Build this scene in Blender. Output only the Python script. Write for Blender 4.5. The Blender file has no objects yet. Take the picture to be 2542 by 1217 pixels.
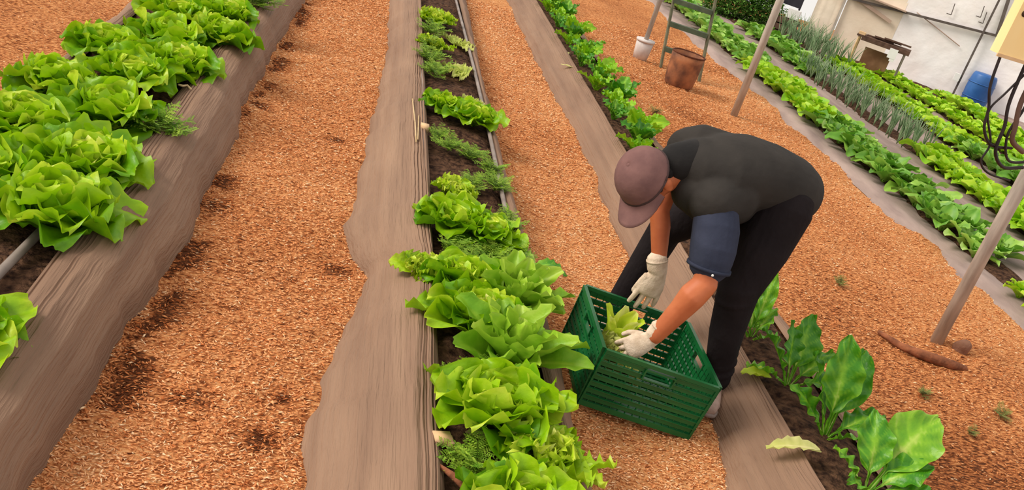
import bpy, math, random
import numpy as np
from mathutils import Vector, Matrix
random.seed(7)
RS = np.random.RandomState(11)
scn = bpy.context.scene
COL = scn.collection

# ------------------------------------------------------------------ camera
cd = bpy.data.cameras.new('camera'); cam = bpy.data.objects.new('camera', cd); COL.objects.link(cam)
cX = Vector((0.95389237, -0.09407162, 0.2850261)); cY = Vector((-0.22003605, 0.42669539, 0.87722014)); cF = Vector((0.20414085, 0.89948962, -0.38632233))
cam.matrix_world = Matrix(((cX.x, cY.x, -cF.x, 0), (cX.y, cY.y, -cF.y, 0), (cX.z, cY.z, -cF.z, 1.9), (0, 0, 0, 1)))
cd.sensor_width = 36; cd.lens = 2400 / 2542 * 36; cd.clip_end = 200
scn.camera = cam
scn.view_settings.view_transform = 'Standard'; scn.view_settings.look = 'None'
scn.view_settings.gamma = 1; scn.view_settings.use_curve_mapping = False
scn.view_settings.exposure = 0.0
# ------------------------------------------------------------------ light: overcast day through greenhouse film, soft sun from the left
w = bpy.data.worlds.new('sky'); scn.world = w; w.use_nodes = True
bg = w.node_tree.nodes['Background']; bg.inputs[0].default_value = (1.0, 0.955, 0.90, 1); bg.inputs[1].default_value = 0.93
sd = bpy.data.lights.new('sun', 'SUN'); sd.energy = 3.0; sd.angle = math.radians(26); sd.color = (1.0, 0.93, 0.82)
sun = bpy.data.objects.new('sun', sd); COL.objects.link(sun)
sun.rotation_euler = Vector((-0.80, 0.06, 0.66)).to_track_quat('Z', 'Y').to_euler(); sun.location = (-3, 3, 8)

# ------------------------------------------------------------------ materials
def lin(c):
    return tuple(((v / 255) / 12.92 if v <= 10 else (((v / 255) + .055) / 1.055) ** 2.4) for v in c) + (1,)
def mat(name, c1, c2=None, scale=8, rough=.8, bump=0, bscale=None, stretch=(1, 1, 1), spec=.3, attr=None, detail=6, metallic=0, transl=0, sub=None, cr=(.35, .65), bd=.01):
    m = bpy.data.materials.new(name); m.use_nodes = True
    nt = m.node_tree; N = nt.nodes; Lk = nt.links
    b = N['Principled BSDF']; out = N['Material Output']
    b.inputs['Roughness'].default_value = rough; b.inputs['Specular IOR Level'].default_value = spec; b.inputs['Metallic'].default_value = metallic
    tc = N.new('ShaderNodeTexCoord'); mp = N.new('ShaderNodeMapping'); mp.inputs['Scale'].default_value = stretch
    Lk.new(tc.outputs['Object'], mp.inputs[0])
    ns = N.new('ShaderNodeTexNoise'); ns.inputs['Scale'].default_value = scale; ns.inputs['Detail'].default_value = detail
    Lk.new(mp.outputs[0], ns.inputs['Vector'])
    rp = N.new('ShaderNodeValToRGB'); e = rp.color_ramp.elements
    e[0].position, e[1].position = cr; e[0].color = lin(c1); e[1].color = lin(c2 or c1)
    src = ns.outputs['Fac']
    if attr:
        at = N.new('ShaderNodeAttribute'); at.attribute_name = 'tint'
        ad = N.new('ShaderNodeMath'); ad.operation = 'MULTIPLY_ADD'; ad.inputs[1].default_value = attr; Lk.new(ns.outputs['Fac'], ad.inputs[0]); Lk.new(at.outputs['Fac'], ad.inputs[2])
        src = ad.outputs[0]
    Lk.new(src, rp.inputs[0]); Lk.new(rp.outputs[0], b.inputs['Base Color'])
    if bump:
        n2 = N.new('ShaderNodeTexNoise'); n2.inputs['Scale'].default_value = bscale or scale * 3; n2.inputs['Detail'].default_value = 4
        Lk.new(mp.outputs[0], n2.inputs['Vector'])
        bp = N.new('ShaderNodeBump'); bp.inputs['Strength'].default_value = bump; bp.inputs['Distance'].default_value = bd
        Lk.new(n2.outputs['Fac'], bp.inputs['Height']); Lk.new(bp.outputs[0], b.inputs['Normal'])
    if transl:
        tr = N.new('ShaderNodeBsdfTranslucent'); mx = N.new('ShaderNodeMixShader'); mx.inputs[0].default_value = transl
        Lk.new(rp.outputs[0], tr.inputs[0]); Lk.new(b.outputs[0], mx.inputs[1]); Lk.new(tr.outputs[0], mx.inputs[2]); Lk.new(mx.outputs[0], out.inputs[0])
    m['ramp'] = 1
    return m
def stops(m, cols):
    rp = [n for n in m.node_tree.nodes if n.type == 'VALTORGB'][0].color_ramp
    while len(rp.elements) > 2: rp.elements.remove(rp.elements[-1])
    rp.elements[0].position, rp.elements[0].color = cols[0][0], lin(cols[0][1])
    rp.elements[1].position, rp.elements[1].color = cols[-1][0], lin(cols[-1][1])
    for p, c in cols[1:-1]:
        q = rp.elements.new(p); q.color = lin(c)
    return m

M = {}
M['ground'] = stops(mat('wood_chip_ground', (0, 0, 0), scale=70, rough=.95, bump=1, bscale=110, stretch=(.55, 1.3, 1), spec=.1, attr=1.0, bd=.02, detail=8),
    [(.28, (92, 52, 30)), (.40, (168, 98, 56)), (.50, (212, 138, 84)), (.62, (230, 166, 110)), (.85, (238, 190, 142))])
M['chip'] = stops(mat('chips', (0, 0, 0), scale=30, rough=.9, spec=.12, attr=.12), [(.02, (92, 46, 24)), (.2, (184, 102, 54)), (.5, (230, 154, 98)), (.85, (246, 188, 136)), (1.05, (250, 214, 172))])
M['sheet'] = mat('woven_sheet', (128, 100, 82), (166, 134, 110), scale=3.2, rough=.75, bump=.8, bscale=16, stretch=(5.5, .16, 5.5), spec=.2, attr=.8, cr=(.25, .95), bd=.012)
M['sheet_grey'] = mat('woven_sheet_grey', (136, 118, 112), (164, 144, 136), scale=4, rough=.8, bump=.4, bscale=30, spec=.2, stretch=(2, .5, 2), bd=.006)
M['soil'] = mat('dark_soil', (44, 28, 22), (100, 72, 54), scale=34, rough=.95, bump=.9, bscale=60, spec=.1, bd=.02)
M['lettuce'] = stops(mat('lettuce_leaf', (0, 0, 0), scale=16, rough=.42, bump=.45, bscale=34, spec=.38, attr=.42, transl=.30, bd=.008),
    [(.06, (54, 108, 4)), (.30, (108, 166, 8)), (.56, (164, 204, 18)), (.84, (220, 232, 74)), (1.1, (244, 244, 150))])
M['oldleaf'] = stops(mat('pale_leaf', (0, 0, 0), scale=16, rough=.5, bump=.4, bscale=34, spec=.3, attr=.4, transl=.3, bd=.008),
    [(.2, (120, 150, 40)), (.6, (190, 200, 90)), (1.0, (236, 230, 160))])
M['romaine'] = stops(mat('romaine_leaf', (0, 0, 0), scale=14, rough=.45, bump=.5, bscale=30, spec=.38, attr=.42, transl=.28, bd=.008),
    [(.10, (60, 118, 14)), (.42, (118, 172, 30)), (.70, (170, 206, 60)), (1.0, (216, 230, 120))])
M['chard'] = stops(mat('chard_leaf', (0, 0, 0), scale=12, rough=.4, bump=.6, bscale=26, spec=.4, attr=.32, transl=.22, bd=.01),
    [(.08, (30, 92, 14)), (.40, (68, 138, 22)), (.66, (132, 184, 40)), (.92, (206, 222, 116)), (1.1, (232, 238, 180))])
M['spinach'] = stops(mat('spinach_leaf', (0, 0, 0), scale=14, rough=.45, spec=.4, attr=.35, transl=.22),
    [(.08, (34, 84, 18)), (.42, (98, 154, 42)), (.70, (152, 194, 76)), (1.0, (206, 228, 150))])
M['brightleaf'] = stops(mat('bright_leaf', (0, 0, 0), scale=14, rough=.45, spec=.4, attr=.35, transl=.28),
    [(.08, (48, 112, 10)), (.42, (128, 188, 20)), (.70, (180, 214, 40)), (1.0, (224, 234, 104))])
M['onion'] = mat('onion_leaf', (84, 112, 72), (150, 168, 128), scale=8, rough=.5)
M['fern'] = mat('feathery_leaf', (92, 140, 26), (164, 192, 62), scale=20, rough=.6, transl=.2)
M['weed'] = mat('weed_leaf', (92, 104, 44), (140, 140, 70), scale=12, rough=.7)
M['bush'] = mat('bush_leaf', (74, 122, 40), (122, 160, 72), scale=6, rough=.6, transl=.2)
M['crate'] = mat('green_plastic', (6, 82, 38), (14, 100, 48), scale=5, rough=.38, bump=.1, bscale=60, spec=.5)
M['skin'] = mat('skin', (176, 92, 56), (196, 112, 72), scale=9, rough=.5, spec=.3, bump=.1, bscale=80, bd=.002)
M['vest'] = mat('vest_fabric', (46, 43, 41), (55, 51, 48), scale=6, rough=.85, bump=.5, bscale=9, stretch=(1, 1, 1), bd=.02, spec=.15)
M['collar'] = mat('collar_fabric', (26, 24, 24), (36, 33, 32), scale=10, rough=.9, bump=.4, bscale=20, bd=.01)
M['shirt'] = mat('navy_cotton', (46, 50, 66), (58, 62, 80), scale=7, rough=.9, bump=.5, bscale=12, bd=.015, spec=.15)
M['trouser'] = mat('black_trouser', (26, 21, 23), (36, 30, 32), scale=5, rough=.9, bump=.8, bscale=10, stretch=(1, 1, .6), bd=.03, spec=.12)
M['cap'] = mat('cap_cotton', (108, 78, 76), (126, 92, 88), scale=14, rough=.85, bump=.3, bscale=60, bd=.004, spec=.15)
M['capdark'] = mat('cap_band', (60, 42, 42), (70, 50, 48), rough=.8)
M['hair'] = mat('black_hair', (18, 14, 14), (34, 26, 24), scale=60, stretch=(4, 1, 1), rough=.5, bump=.6, bscale=120)
M['glove'] = mat('knit_glove', (196, 172, 148), (226, 204, 182), scale=30, rough=.9, bump=.5, bscale=150, bd=.004, spec=.15)
M['shoe'] = mat('shoe_canvas', (150, 122, 110), (182, 154, 142), scale=20, rough=.7)
M['sole'] = mat('shoe_sole', (120, 104, 98), (150, 132, 124), scale=20, rough=.6)
M['white'] = mat('white_plastic', (228, 226, 222), (240, 238, 236), scale=5, rough=.5)
M['bucket'] = mat('white_bucket', (196, 184, 180), (220, 212, 208), scale=9, rough=.6)
M['steel'] = mat('galvanised_post', (158, 146, 136), (192, 180, 168), scale=9, rough=.45, spec=.5, metallic=.0, stretch=(3, 3, .5), bump=.1)
M['pipe'] = mat('grey_pipe', (118, 106, 100), (150, 136, 128), scale=7, rough=.5)
M['ladder'] = mat('weathered_ladder', (96, 98, 78), (124, 122, 98), scale=10, rough=.8)
M['rung'] = mat('green_step', (72, 84, 66), (92, 102, 80), scale=10, rough=.8)
M['rust'] = mat('rusty_metal', (96, 62, 48), (168, 108, 72), scale=7, rough=.8, bump=.3)
M['rustdark'] = mat('dark_rim', (72, 34, 18), (96, 50, 28), scale=10, rough=.8)
M['yellow'] = mat('yellow_plywood', (250, 214, 148), (253, 226, 168), scale=5, rough=.6, stretch=(1, 1, .3))
M['hole'] = mat('dark_knot', (86, 62, 32), (60, 40, 22), rough=.8)
M['cable'] = mat('black_cable', (34, 26, 26), (52, 40, 38), rough=.5)
M['cablebrown'] = mat('brown_cable', (92, 66, 54), (112, 84, 70), rough=.6)
M['blue'] = mat('blue_barrel', (34, 78, 140), (58, 104, 168), scale=4, rough=.4)
M['wallw'] = mat('white_tarp', (244, 236, 234), (250, 246, 246), scale=3, rough=.7, bump=.35, bscale=4, stretch=(1, 1, 1), bd=.05)
M['wallb'] = mat('beige_tarp', (226, 206, 184), (240, 224, 204), scale=2.2, rough=.7, bump=.3, bscale=4, bd=.05)
M['wallbr'] = mat('brown_tarp', (160, 134, 118), (186, 160, 142), scale=3, rough=.7)
M['dark'] = mat('dark_bar', (84, 74, 70), (104, 94, 88), rough=.6)
M['black'] = mat('black_panel', (40, 38, 48), (50, 48, 58), rough=.5)
M['brown'] = mat('brown_wood', (120, 84, 58), (150, 112, 82), scale=6, rough=.8)
M['darkwood'] = mat('dark_wood', (74, 52, 42), (104, 78, 64), scale=12, rough=.85)
M['palewood'] = mat('pale_wood', (206, 168, 124), (226, 190, 148), scale=12, rough=.8)
M['bark'] = mat('bark', (104, 62, 42), (150, 92, 62), scale=20, rough=.95, bump=.6, bscale=50)
M['stone'] = mat('stone', (112, 76, 58), (138, 98, 78), scale=18, rough=.95, bump=.6, bscale=40)
M['straw'] = mat('straw', (176, 148, 104), (206, 180, 138), scale=10, rough=.8)
M['lace'] = mat('lace', (96, 78, 70), (110, 90, 82), rough=.9)

# ------------------------------------------------------------------ helpers
def link(name, me, m=None, parent=None, loc=None):
    o = bpy.data.objects.new(name, me); COL.objects.link(o)
    if m is not None and me is not None and len(me.materials) == 0: me.materials.append(m)
    if parent: o.parent = parent
    if loc: o.location = loc
    return o
def tag(o, label=None, cat=None, group=None, kind=None):
    if label: o['label'] = label
    if cat: o['category'] = cat
    if group: o['group'] = group
    if kind: o['kind'] = kind
    return o
def empty(name, loc=(0, 0, 0), rz=0):
    o = bpy.data.objects.new(name, None); COL.objects.link(o); o.location = loc; o.rotation_euler = (0, 0, rz); o.empty_display_size = .1
    return o
def copy_tree(o, parent=None):
    c = o.copy(); COL.objects.link(c)
    if parent: c.parent = parent
    for ch in list(o.children): copy_tree(ch, c)
    return c
class MB:
    def __init__(s): s.v = []; s.f = []; s.t = []
    def add(s, v, f, t=None):
        b = len(s.v); s.v += [tuple(map(float, p)) for p in v]; s.f += [tuple(i + b for i in q) for q in f]
        s.t += list(t) if t is not None else [0.5] * len(v)
    def mesh(s, name='mesh', smooth=True):
        me = bpy.data.meshes.new(name); me.from_pydata(s.v, [], s.f)
        a = me.attributes.new('tint', 'FLOAT', 'POINT'); a.data.foreach_set('value', s.t)
        if smooth: me.polygons.foreach_set('use_smooth', [True] * len(me.polygons))
        me.update(); return me
    def box(s, c, h, R=None, t=None):
        c = Vector(c); vs = []
        for x in (-1, 1):
            for y in (-1, 1):
                for z in (-1, 1):
                    p = Vector((x * h[0], y * h[1], z * h[2]))
                    if R is not None: p = R @ p
                    vs.append(c + p)
        s.add(vs, [(0, 1, 3, 2), (4, 6, 7, 5), (0, 4, 5, 1), (2, 3, 7, 6), (0, 2, 6, 4), (1, 5, 7, 3)])
    def bar(s, a, b, wd, th, up=(0, 0, 1)):
        a, b = Vector(a), Vector(b); d = b - a; L = d.length; d.normalize()
        x = d.cross(Vector(up))
        if x.length < 1e-4: x = d.cross(Vector((1, 0, 0)))
        x.normalize(); z = x.cross(d)
        s.box((a + b) / 2, (wd / 2, L / 2, th / 2), Matrix((x, d, z)).transposed())
    def tube(s, pts, rad, n=10, ref=(0, 0, 1), cap=True, flat=1.0, t=None):
        """rad: number or list; an entry may be (ra, rb): ra across ref, rb along ref. round ends."""
        pts = [Vector(p) for p in pts]; k = len(pts)
        rr = [rad] * k if not isinstance(rad, (list, tuple)) else list(rad)
        rr = [(r, r * flat) if not isinstance(r, (list, tuple)) else r for r in rr]
        rings = []
        def frame(i):
            d = (pts[min(i + 1, k - 1)] - pts[max(i - 1, 0)]).normalized()
            x = d.cross(Vector(ref))
            if x.length < 1e-3: x = d.cross(Vector((1, .1, 0)))
            x.normalize(); return d, x, x.cross(d)
        d0, x0, z0 = frame(0); d1, x1, z1 = frame(k - 1)
        if cap:
            for a in (80, 55, 28):
                c, q = math.cos(math.radians(a)), math.sin(math.radians(a)); m_ = min(rr[0])
                rings.append((pts[0] - d0 * q * m_, x0, z0, rr[0][0] * c, rr[0][1] * c))
        for i in range(k):
            d, x, z = frame(i); rings.append((pts[i], x, z, rr[i][0], rr[i][1]))
        if cap:
            for a in (28, 55, 80):
                c, q = math.cos(math.radians(a)), math.sin(math.radians(a)); m_ = min(rr[-1])
                rings.append((pts[-1] + d1 * q * m_, x1, z1, rr[-1][0] * c, rr[-1][1] * c))
        vs = []; fs = []
        for (p, x, z, ra, rb) in rings:
            for j in range(n):
                a = 2 * math.pi * j / n; vs.append(p + x * (ra * math.cos(a)) + z * (rb * math.sin(a)))
        for i in range(len(rings) - 1):
            for j in range(n):
                j2 = (j + 1) % n; fs.append((i * n + j, (i + 1) * n + j, (i + 1) * n + j2, i * n + j2))
        fs.append(tuple(range(n))); q = (len(rings) - 1) * n; fs.append(tuple(reversed(range(q, q + n))))
        s.add(vs, fs, t=[t if t is not None else .5] * len(vs))
    def ell(s, c, r, R=None, n=14, m_=9):
        vs = []; fs = []; c = Vector(c)
        for i in range(1, m_):
            th = math.pi * i / m_
            for j in range(n):
                a = 2 * math.pi * j / n
                p = Vector((r[0] * math.sin(th) * math.cos(a), r[1] * math.sin(th) * math.sin(a), r[2] * math.cos(th)))
                if R is not None: p = R @ p
                vs.append(c + p)
        for i in range(m_ - 2):
            for j in range(n):
                j2 = (j + 1) % n; fs.append((i * n + j, (i + 1) * n + j, (i + 1) * n + j2, i * n + j2))
        fs.append(tuple(range(n))); q = (m_ - 2) * n; fs.append(tuple(reversed(range(q, q + n))))
        s.add(vs, fs)
    def build(s, name, m, parent=None, smooth=True, loc=None):
        return link(name, s.mesh(name, smooth), m, parent, loc)
def remesh(mb, voxel, smooth=2, name='mesh'):
    me = mb.mesh(name); o = bpy.data.objects.new('tmp', me); COL.objects.link(o)
    r = o.modifiers.new('r', 'REMESH'); r.mode = 'VOXEL'; r.voxel_size = voxel; r.use_smooth_shade = True
    if smooth:
        q = o.modifiers.new('s', 'SMOOTH'); q.factor = .5; q.iterations = smooth
    dg = bpy.context.evaluated_depsgraph_get(); dg.update()
    out = bpy.data.meshes.new_from_object(o.evaluated_get(dg)); bpy.data.objects.remove(o); out.name = name
    out.materials.clear()
    out.polygons.foreach_set('use_smooth', [True] * len(out.polygons))
    return out
def vnoise(x, y, seed=0):
    xi = np.floor(x).astype(int); yi = np.floor(y).astype(int); xf = x - xi; yf = y - yi
    def h(a, b):
        n = (a * 374761393 + b * 668265263 + seed * 974634777) & 0x7fffffff
        n = ((n ^ (n >> 13)) * 1274126177) & 0x7fffffff
        return ((n ^ (n >> 16)) & 0xffff) / 65535.
    u = xf * xf * (3 - 2 * xf); v = yf * yf * (3 - 2 * yf)
    return (h(xi, yi) * (1 - u) + h(xi + 1, yi) * u) * (1 - v) + (h(xi, yi + 1) * (1 - u) + h(xi + 1, yi + 1) * u) * v
def fbm(x, y, seed=0, o=4):
    s = 0; a = .5
    for i in range(o):
        s = s + a * vnoise(x * 2 ** i, y * 2 ** i, seed + i); a *= .5
    return s
def gz(x, y):
    x = np.asarray(x, float); y = np.asarray(y, float)
    z = (fbm(x * 2.2, y * 2.2, 3, 4) - .47) * .07 + (fbm(x * 14, y * 14, 8, 2) - .37) * .022
    z = z + .055 * np.exp(-((x - 1.10) ** 2 / .012 + (y - 3.2) ** 2 / .16)) - .018 * np.exp(-((x - 1.5) ** 2 / .02 + (y - 3.2) ** 2 / .12))
    return z
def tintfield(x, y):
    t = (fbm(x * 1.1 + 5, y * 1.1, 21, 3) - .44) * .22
    # worn, darker dirt right of the chard bed
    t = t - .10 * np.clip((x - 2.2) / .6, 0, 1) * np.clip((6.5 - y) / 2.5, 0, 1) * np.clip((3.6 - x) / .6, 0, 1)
    t = t - .26 * np.exp(-((x + .44) ** 2) / .004) * (fbm(x * 5, y * 5, 31, 2) > .40)  # broken strip of darker tint along the foot of the left sheet
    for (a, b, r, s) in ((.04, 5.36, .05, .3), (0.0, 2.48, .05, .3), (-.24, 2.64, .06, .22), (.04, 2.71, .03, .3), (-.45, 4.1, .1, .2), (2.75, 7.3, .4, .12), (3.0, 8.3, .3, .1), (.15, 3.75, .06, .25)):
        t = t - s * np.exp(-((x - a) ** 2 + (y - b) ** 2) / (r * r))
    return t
def grid_mesh(name, X, Y, Z, T=None):
    ny, nx = X.shape
    v = np.stack([X, Y, Z], -1).reshape(-1, 3)
    i = np.arange(ny * nx).reshape(ny, nx)
    f = np.stack([i[:-1, :-1], i[:-1, 1:], i[1:, 1:], i[1:, :-1]], -1).reshape(-1, 4)
    me = bpy.data.meshes.new(name); me.vertices.add(len(v)); me.vertices.foreach_set('co', v.ravel())
    me.loops.add(f.size); me.loops.foreach_set('vertex_index', f.ravel())
    me.polygons.add(len(f)); me.polygons.foreach_set('loop_start', np.arange(0, f.size, 4)); me.polygons.foreach_set('use_smooth', [True] * len(f))
    a = me.attributes.new('tint', 'FLOAT', 'POINT'); a.data.foreach_set('value', (np.zeros(len(v)) if T is None else T.ravel().astype(float)))
    me.update(); me.validate(); return me

# ------------------------------------------------------------------ ground
def dens(a, b, dense0, dense1, step, coarse):
    o = [a]
    while o[-1] < b:
        x = o[-1]; d = 0 if dense0 < x < dense1 else min(abs(x - dense0), abs(x - dense1))
        o.append(x + step + d * coarse)
    return np.array(o)
gx = dens(-6, 13, -1.7, 4.4, .022, .06); gy = dens(.6, 19, 1.9, 6.5, .02, .012)
GX, GY = np.meshgrid(gx, gy)
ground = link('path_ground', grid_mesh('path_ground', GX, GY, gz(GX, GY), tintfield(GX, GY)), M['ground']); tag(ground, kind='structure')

# sheet bottom edges x(y), measured
LB = ([0, 2.1, 2.6, 3.04, 3.4, 3.66, 3.85, 4.1, 4.54, 5.0, 5.5, 6.07, 7, 8.7, 20], [-.56, -.54, -.52, -.51, -.49, -.45, -.45, -.48, -.47, -.47, -.51, -.50, -.49, -.46, -.46])
MBL = ([0, 2.3, 2.58, 2.9, 3.12, 3.5, 3.75, 3.95, 4.2, 4.4, 4.8, 5.5, 6.27, 8, 9.67, 20], [.12, .13, .11, .13, .19, .25, .28, .19, .13, .17, .17, .20, .23, .27, .25, .25])
MBR = ([0, 3, 4, 5.1, 7, 11, 20], [1.08, 1.09, 1.10, 1.06, 1.05, 1.1, 1.1])
TBL = ([0, 2.68, 2.98, 3.4, 3.9, 5, 6.5, 8, 11.5, 20], [1.64, 1.64, 1.70, 1.69, 1.65, 1.68, 1.70, 1.66, 1.63, 1.62])
TBR = ([0, 3, 4, 5, 7, 9, 20], [2.44, 2.44, 2.46, 2.46, 2.46, 2.46, 2.46])
def sheet_mesh(name, bot, prof, y0, y1, seed, fold=.005, ns=44, tb=0., crease=0.):
    """prof: list of (k, z): k=0 at the bottom edge x(y), k=1 at inner edge xi; with xi given as prof[-1][2]"""
    ys = []; y = y0
    while y < y1: ys.append(y); y += .022 + max(0, y - 6) * .006
    ys = np.array(ys); s = np.linspace(0, 1, ns)
    S, Y = np.meshgrid(s, ys)
    xb = np.interp(ys, *bot) + (fbm(ys * 7, ys * 0 + seed, seed, 3) - .44) * .045
    xi = prof['xi']; ks = prof['k']; zs = prof['z']
    X = xb[:, None] + (xi - xb[:, None]) * S
    Z = np.interp(S, ks, zs)
    Zs = Z.copy()
    for _ in range(3): Zs[:, 1:-1] = (Zs[:, :-2] + Zs[:, 1:-1] * 2 + Zs[:, 2:]) / 4
    m1 = (np.abs(vnoise(S * 26, Y * .35, seed + 5) - .5) * -1.1 + .28) * .8 + (vnoise(S * 9, Y * .6, seed + 6) - .5) * .5
    env = np.clip((S - .35) * 2.2, .12, 1.3) * (.35 + 1.1 * fbm(S * 0 + 1, Y * .6, seed + 9, 2))
    Z = Zs + m1 * fold * 6 * env * np.clip((.99 - S) * 20, 0, 1)
    cz = np.maximum(0, np.sin(2 * np.pi * (S * 21 + .9 * vnoise(Y * .7, Y * 0 + 3.3, seed + 21)))) ** 4
    Z -= cz * (crease * np.clip((S - .66) * 7, 0, 1) * np.clip((.985 - S) * 30, 0, 1) * np.clip(vnoise(Y * .8, S * 3, seed + 23) * 2.6 - .7, 0, 1))
    Z += (fbm(S * 2.5, Y * 3.2, seed + 13, 3) - .44) * .03 * np.clip(S * 5, 0, 1) * np.clip((1 - S) * 5, 0, 1)
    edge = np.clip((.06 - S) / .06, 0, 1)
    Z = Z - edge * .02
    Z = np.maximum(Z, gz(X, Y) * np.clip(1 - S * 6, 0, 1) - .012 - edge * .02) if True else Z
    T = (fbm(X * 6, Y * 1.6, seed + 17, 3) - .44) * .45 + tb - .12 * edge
    return grid_mesh(name, X, Y, Z, T)
def soil_mesh(x0, x1, z, y0, y1, seed):
    xs = np.linspace(x0, x1, 26); ys = []; y = y0
    while y < y1: ys.append(y); y += .025 + max(0, y - 6) * .006
    X, Y = np.meshgrid(xs, np.array(ys))
    q = np.abs((X - (x0 + x1) / 2) / ((x1 - x0) / 2))
    Z = z + (fbm(X * 9, Y * 9, seed, 4) - .45) * .05 - .03 * q ** 3
    return grid_mesh('soil', X, Y, Z)

def bed(label, xs, y0, y1, parts, soil):
    e = empty('raised_bed', (0, 0, 0))
    tag(e, label, 'garden bed')
    link('soil', soil_mesh(*soil), M['soil'], e)
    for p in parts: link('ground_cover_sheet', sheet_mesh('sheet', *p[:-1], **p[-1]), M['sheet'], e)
    return e
b1 = bed('long raised bed at the left with brown woven sheet and big round lettuces', 0, 0, 0,
    [(LB, dict(xi=-.80, k=[0, .10, .34, .60, .84, 1], z=[-.01, .075, .175, .215, .205, .165]), 1.6, 13, 2, dict(fold=.004, tb=-.05, ns=200, crease=.010)),
     (([0, 20], [-1.52, -1.52]), dict(xi=-1.34, k=[0, .3, .8, 1], z=[-.01, .10, .17, .15]), 1.6, 13, 7, dict(fold=.003))],
    (-1.37, -.77, .155, 1.6, 13, 4))
b2 = bed('narrow raised bed down the middle, sheeted sides, mixed lettuces and pipes', 0, 0, 0,
    [(MBL, dict(xi=.545, k=[0, .12, .4, .75, .93, 1], z=[-.01, .04, .12, .175, .175, .13]), 1.8, 14, 3, dict(fold=.004, tb=.10, ns=200, crease=.012)),
     (MBR, dict(xi=.945, k=[0, .3, .8, 1], z=[-.01, .09, .16, .13]), 1.8, 14, 8, dict(fold=.002, ns=16))],
    (.52, .97, .125, 1.8, 14, 5))
b3 = bed('raised bed of large-leaved chard running from behind the bent person to the lower right', 0, 0, 0,
    [(TBL, dict(xi=1.94, k=[0, .2, .6, .9, 1], z=[-.01, .06, .13, .165, .14]), 1.8, 15, 12, dict(fold=.003, tb=.02, ns=160, crease=.006)),
     (TBR, dict(xi=2.26, k=[0, .3, .8, 1], z=[-.01, .06, .13, .12]), 1.8, 15, 14, dict(fold=.002, ns=16))],
    (1.91, 2.28, .125, 1.8, 15, 6))
# far plateau of sheet with soil strips on the right
FB = ([0, 5.2, 5.45, 5.7, 6.2, 6.44, 6.8, 7.1, 8, 9, 10, 11.6, 20], [4.60, 4.42, 4.45, 4.40, 4.50, 4.36, 4.34, 4.36, 4.40, 4.36, 4.45, 4.28, 4.28])
ys = np.arange(3.0, 16.6, .05); ss = np.linspace(0, 1, 150)
S, Y = np.meshgrid(ss, ys); xb = np.interp(ys, *FB) + (fbm(ys * 4, ys * 0, 44, 3) - .44) * .06
X = xb[:, None] + (10.5 - xb[:, None]) * S
Z = .055 + (fbm(X * 3, Y * 1.5, 50, 3) - .44) * .03; Z = Z * np.clip((X - xb[:, None]) / .12, 0, 1) - .012 * np.clip(1 - (X - xb[:, None]) / .08, 0, 1)
fp = tag(empty('garden_plot'), 'wide plot of leafy vegetable rows in grey ground cover sheet on the right', 'garden plot')
link('ground_cover_sheet', grid_mesh('plot_sheet', X, Y, Z), M['sheet_grey'], fp)
ROWX = [4.80, 5.92, 6.95, 7.88, 8.75]
for i, rx in enumerate(ROWX):
    xs = np.linspace(rx - .22, rx + .22, 10); Xs, Ys = np.meshgrid(xs, np.arange(4.2, 16.2, .07))
    Zs = .075 - .9 * (Xs - rx) ** 2 + (fbm(Xs * 8, Ys * 8, 60 + i, 3) - .44) * .03
    link('soil_strip', grid_mesh('soil_strip', Xs, Ys, Zs), M['soil'], fp)

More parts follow.
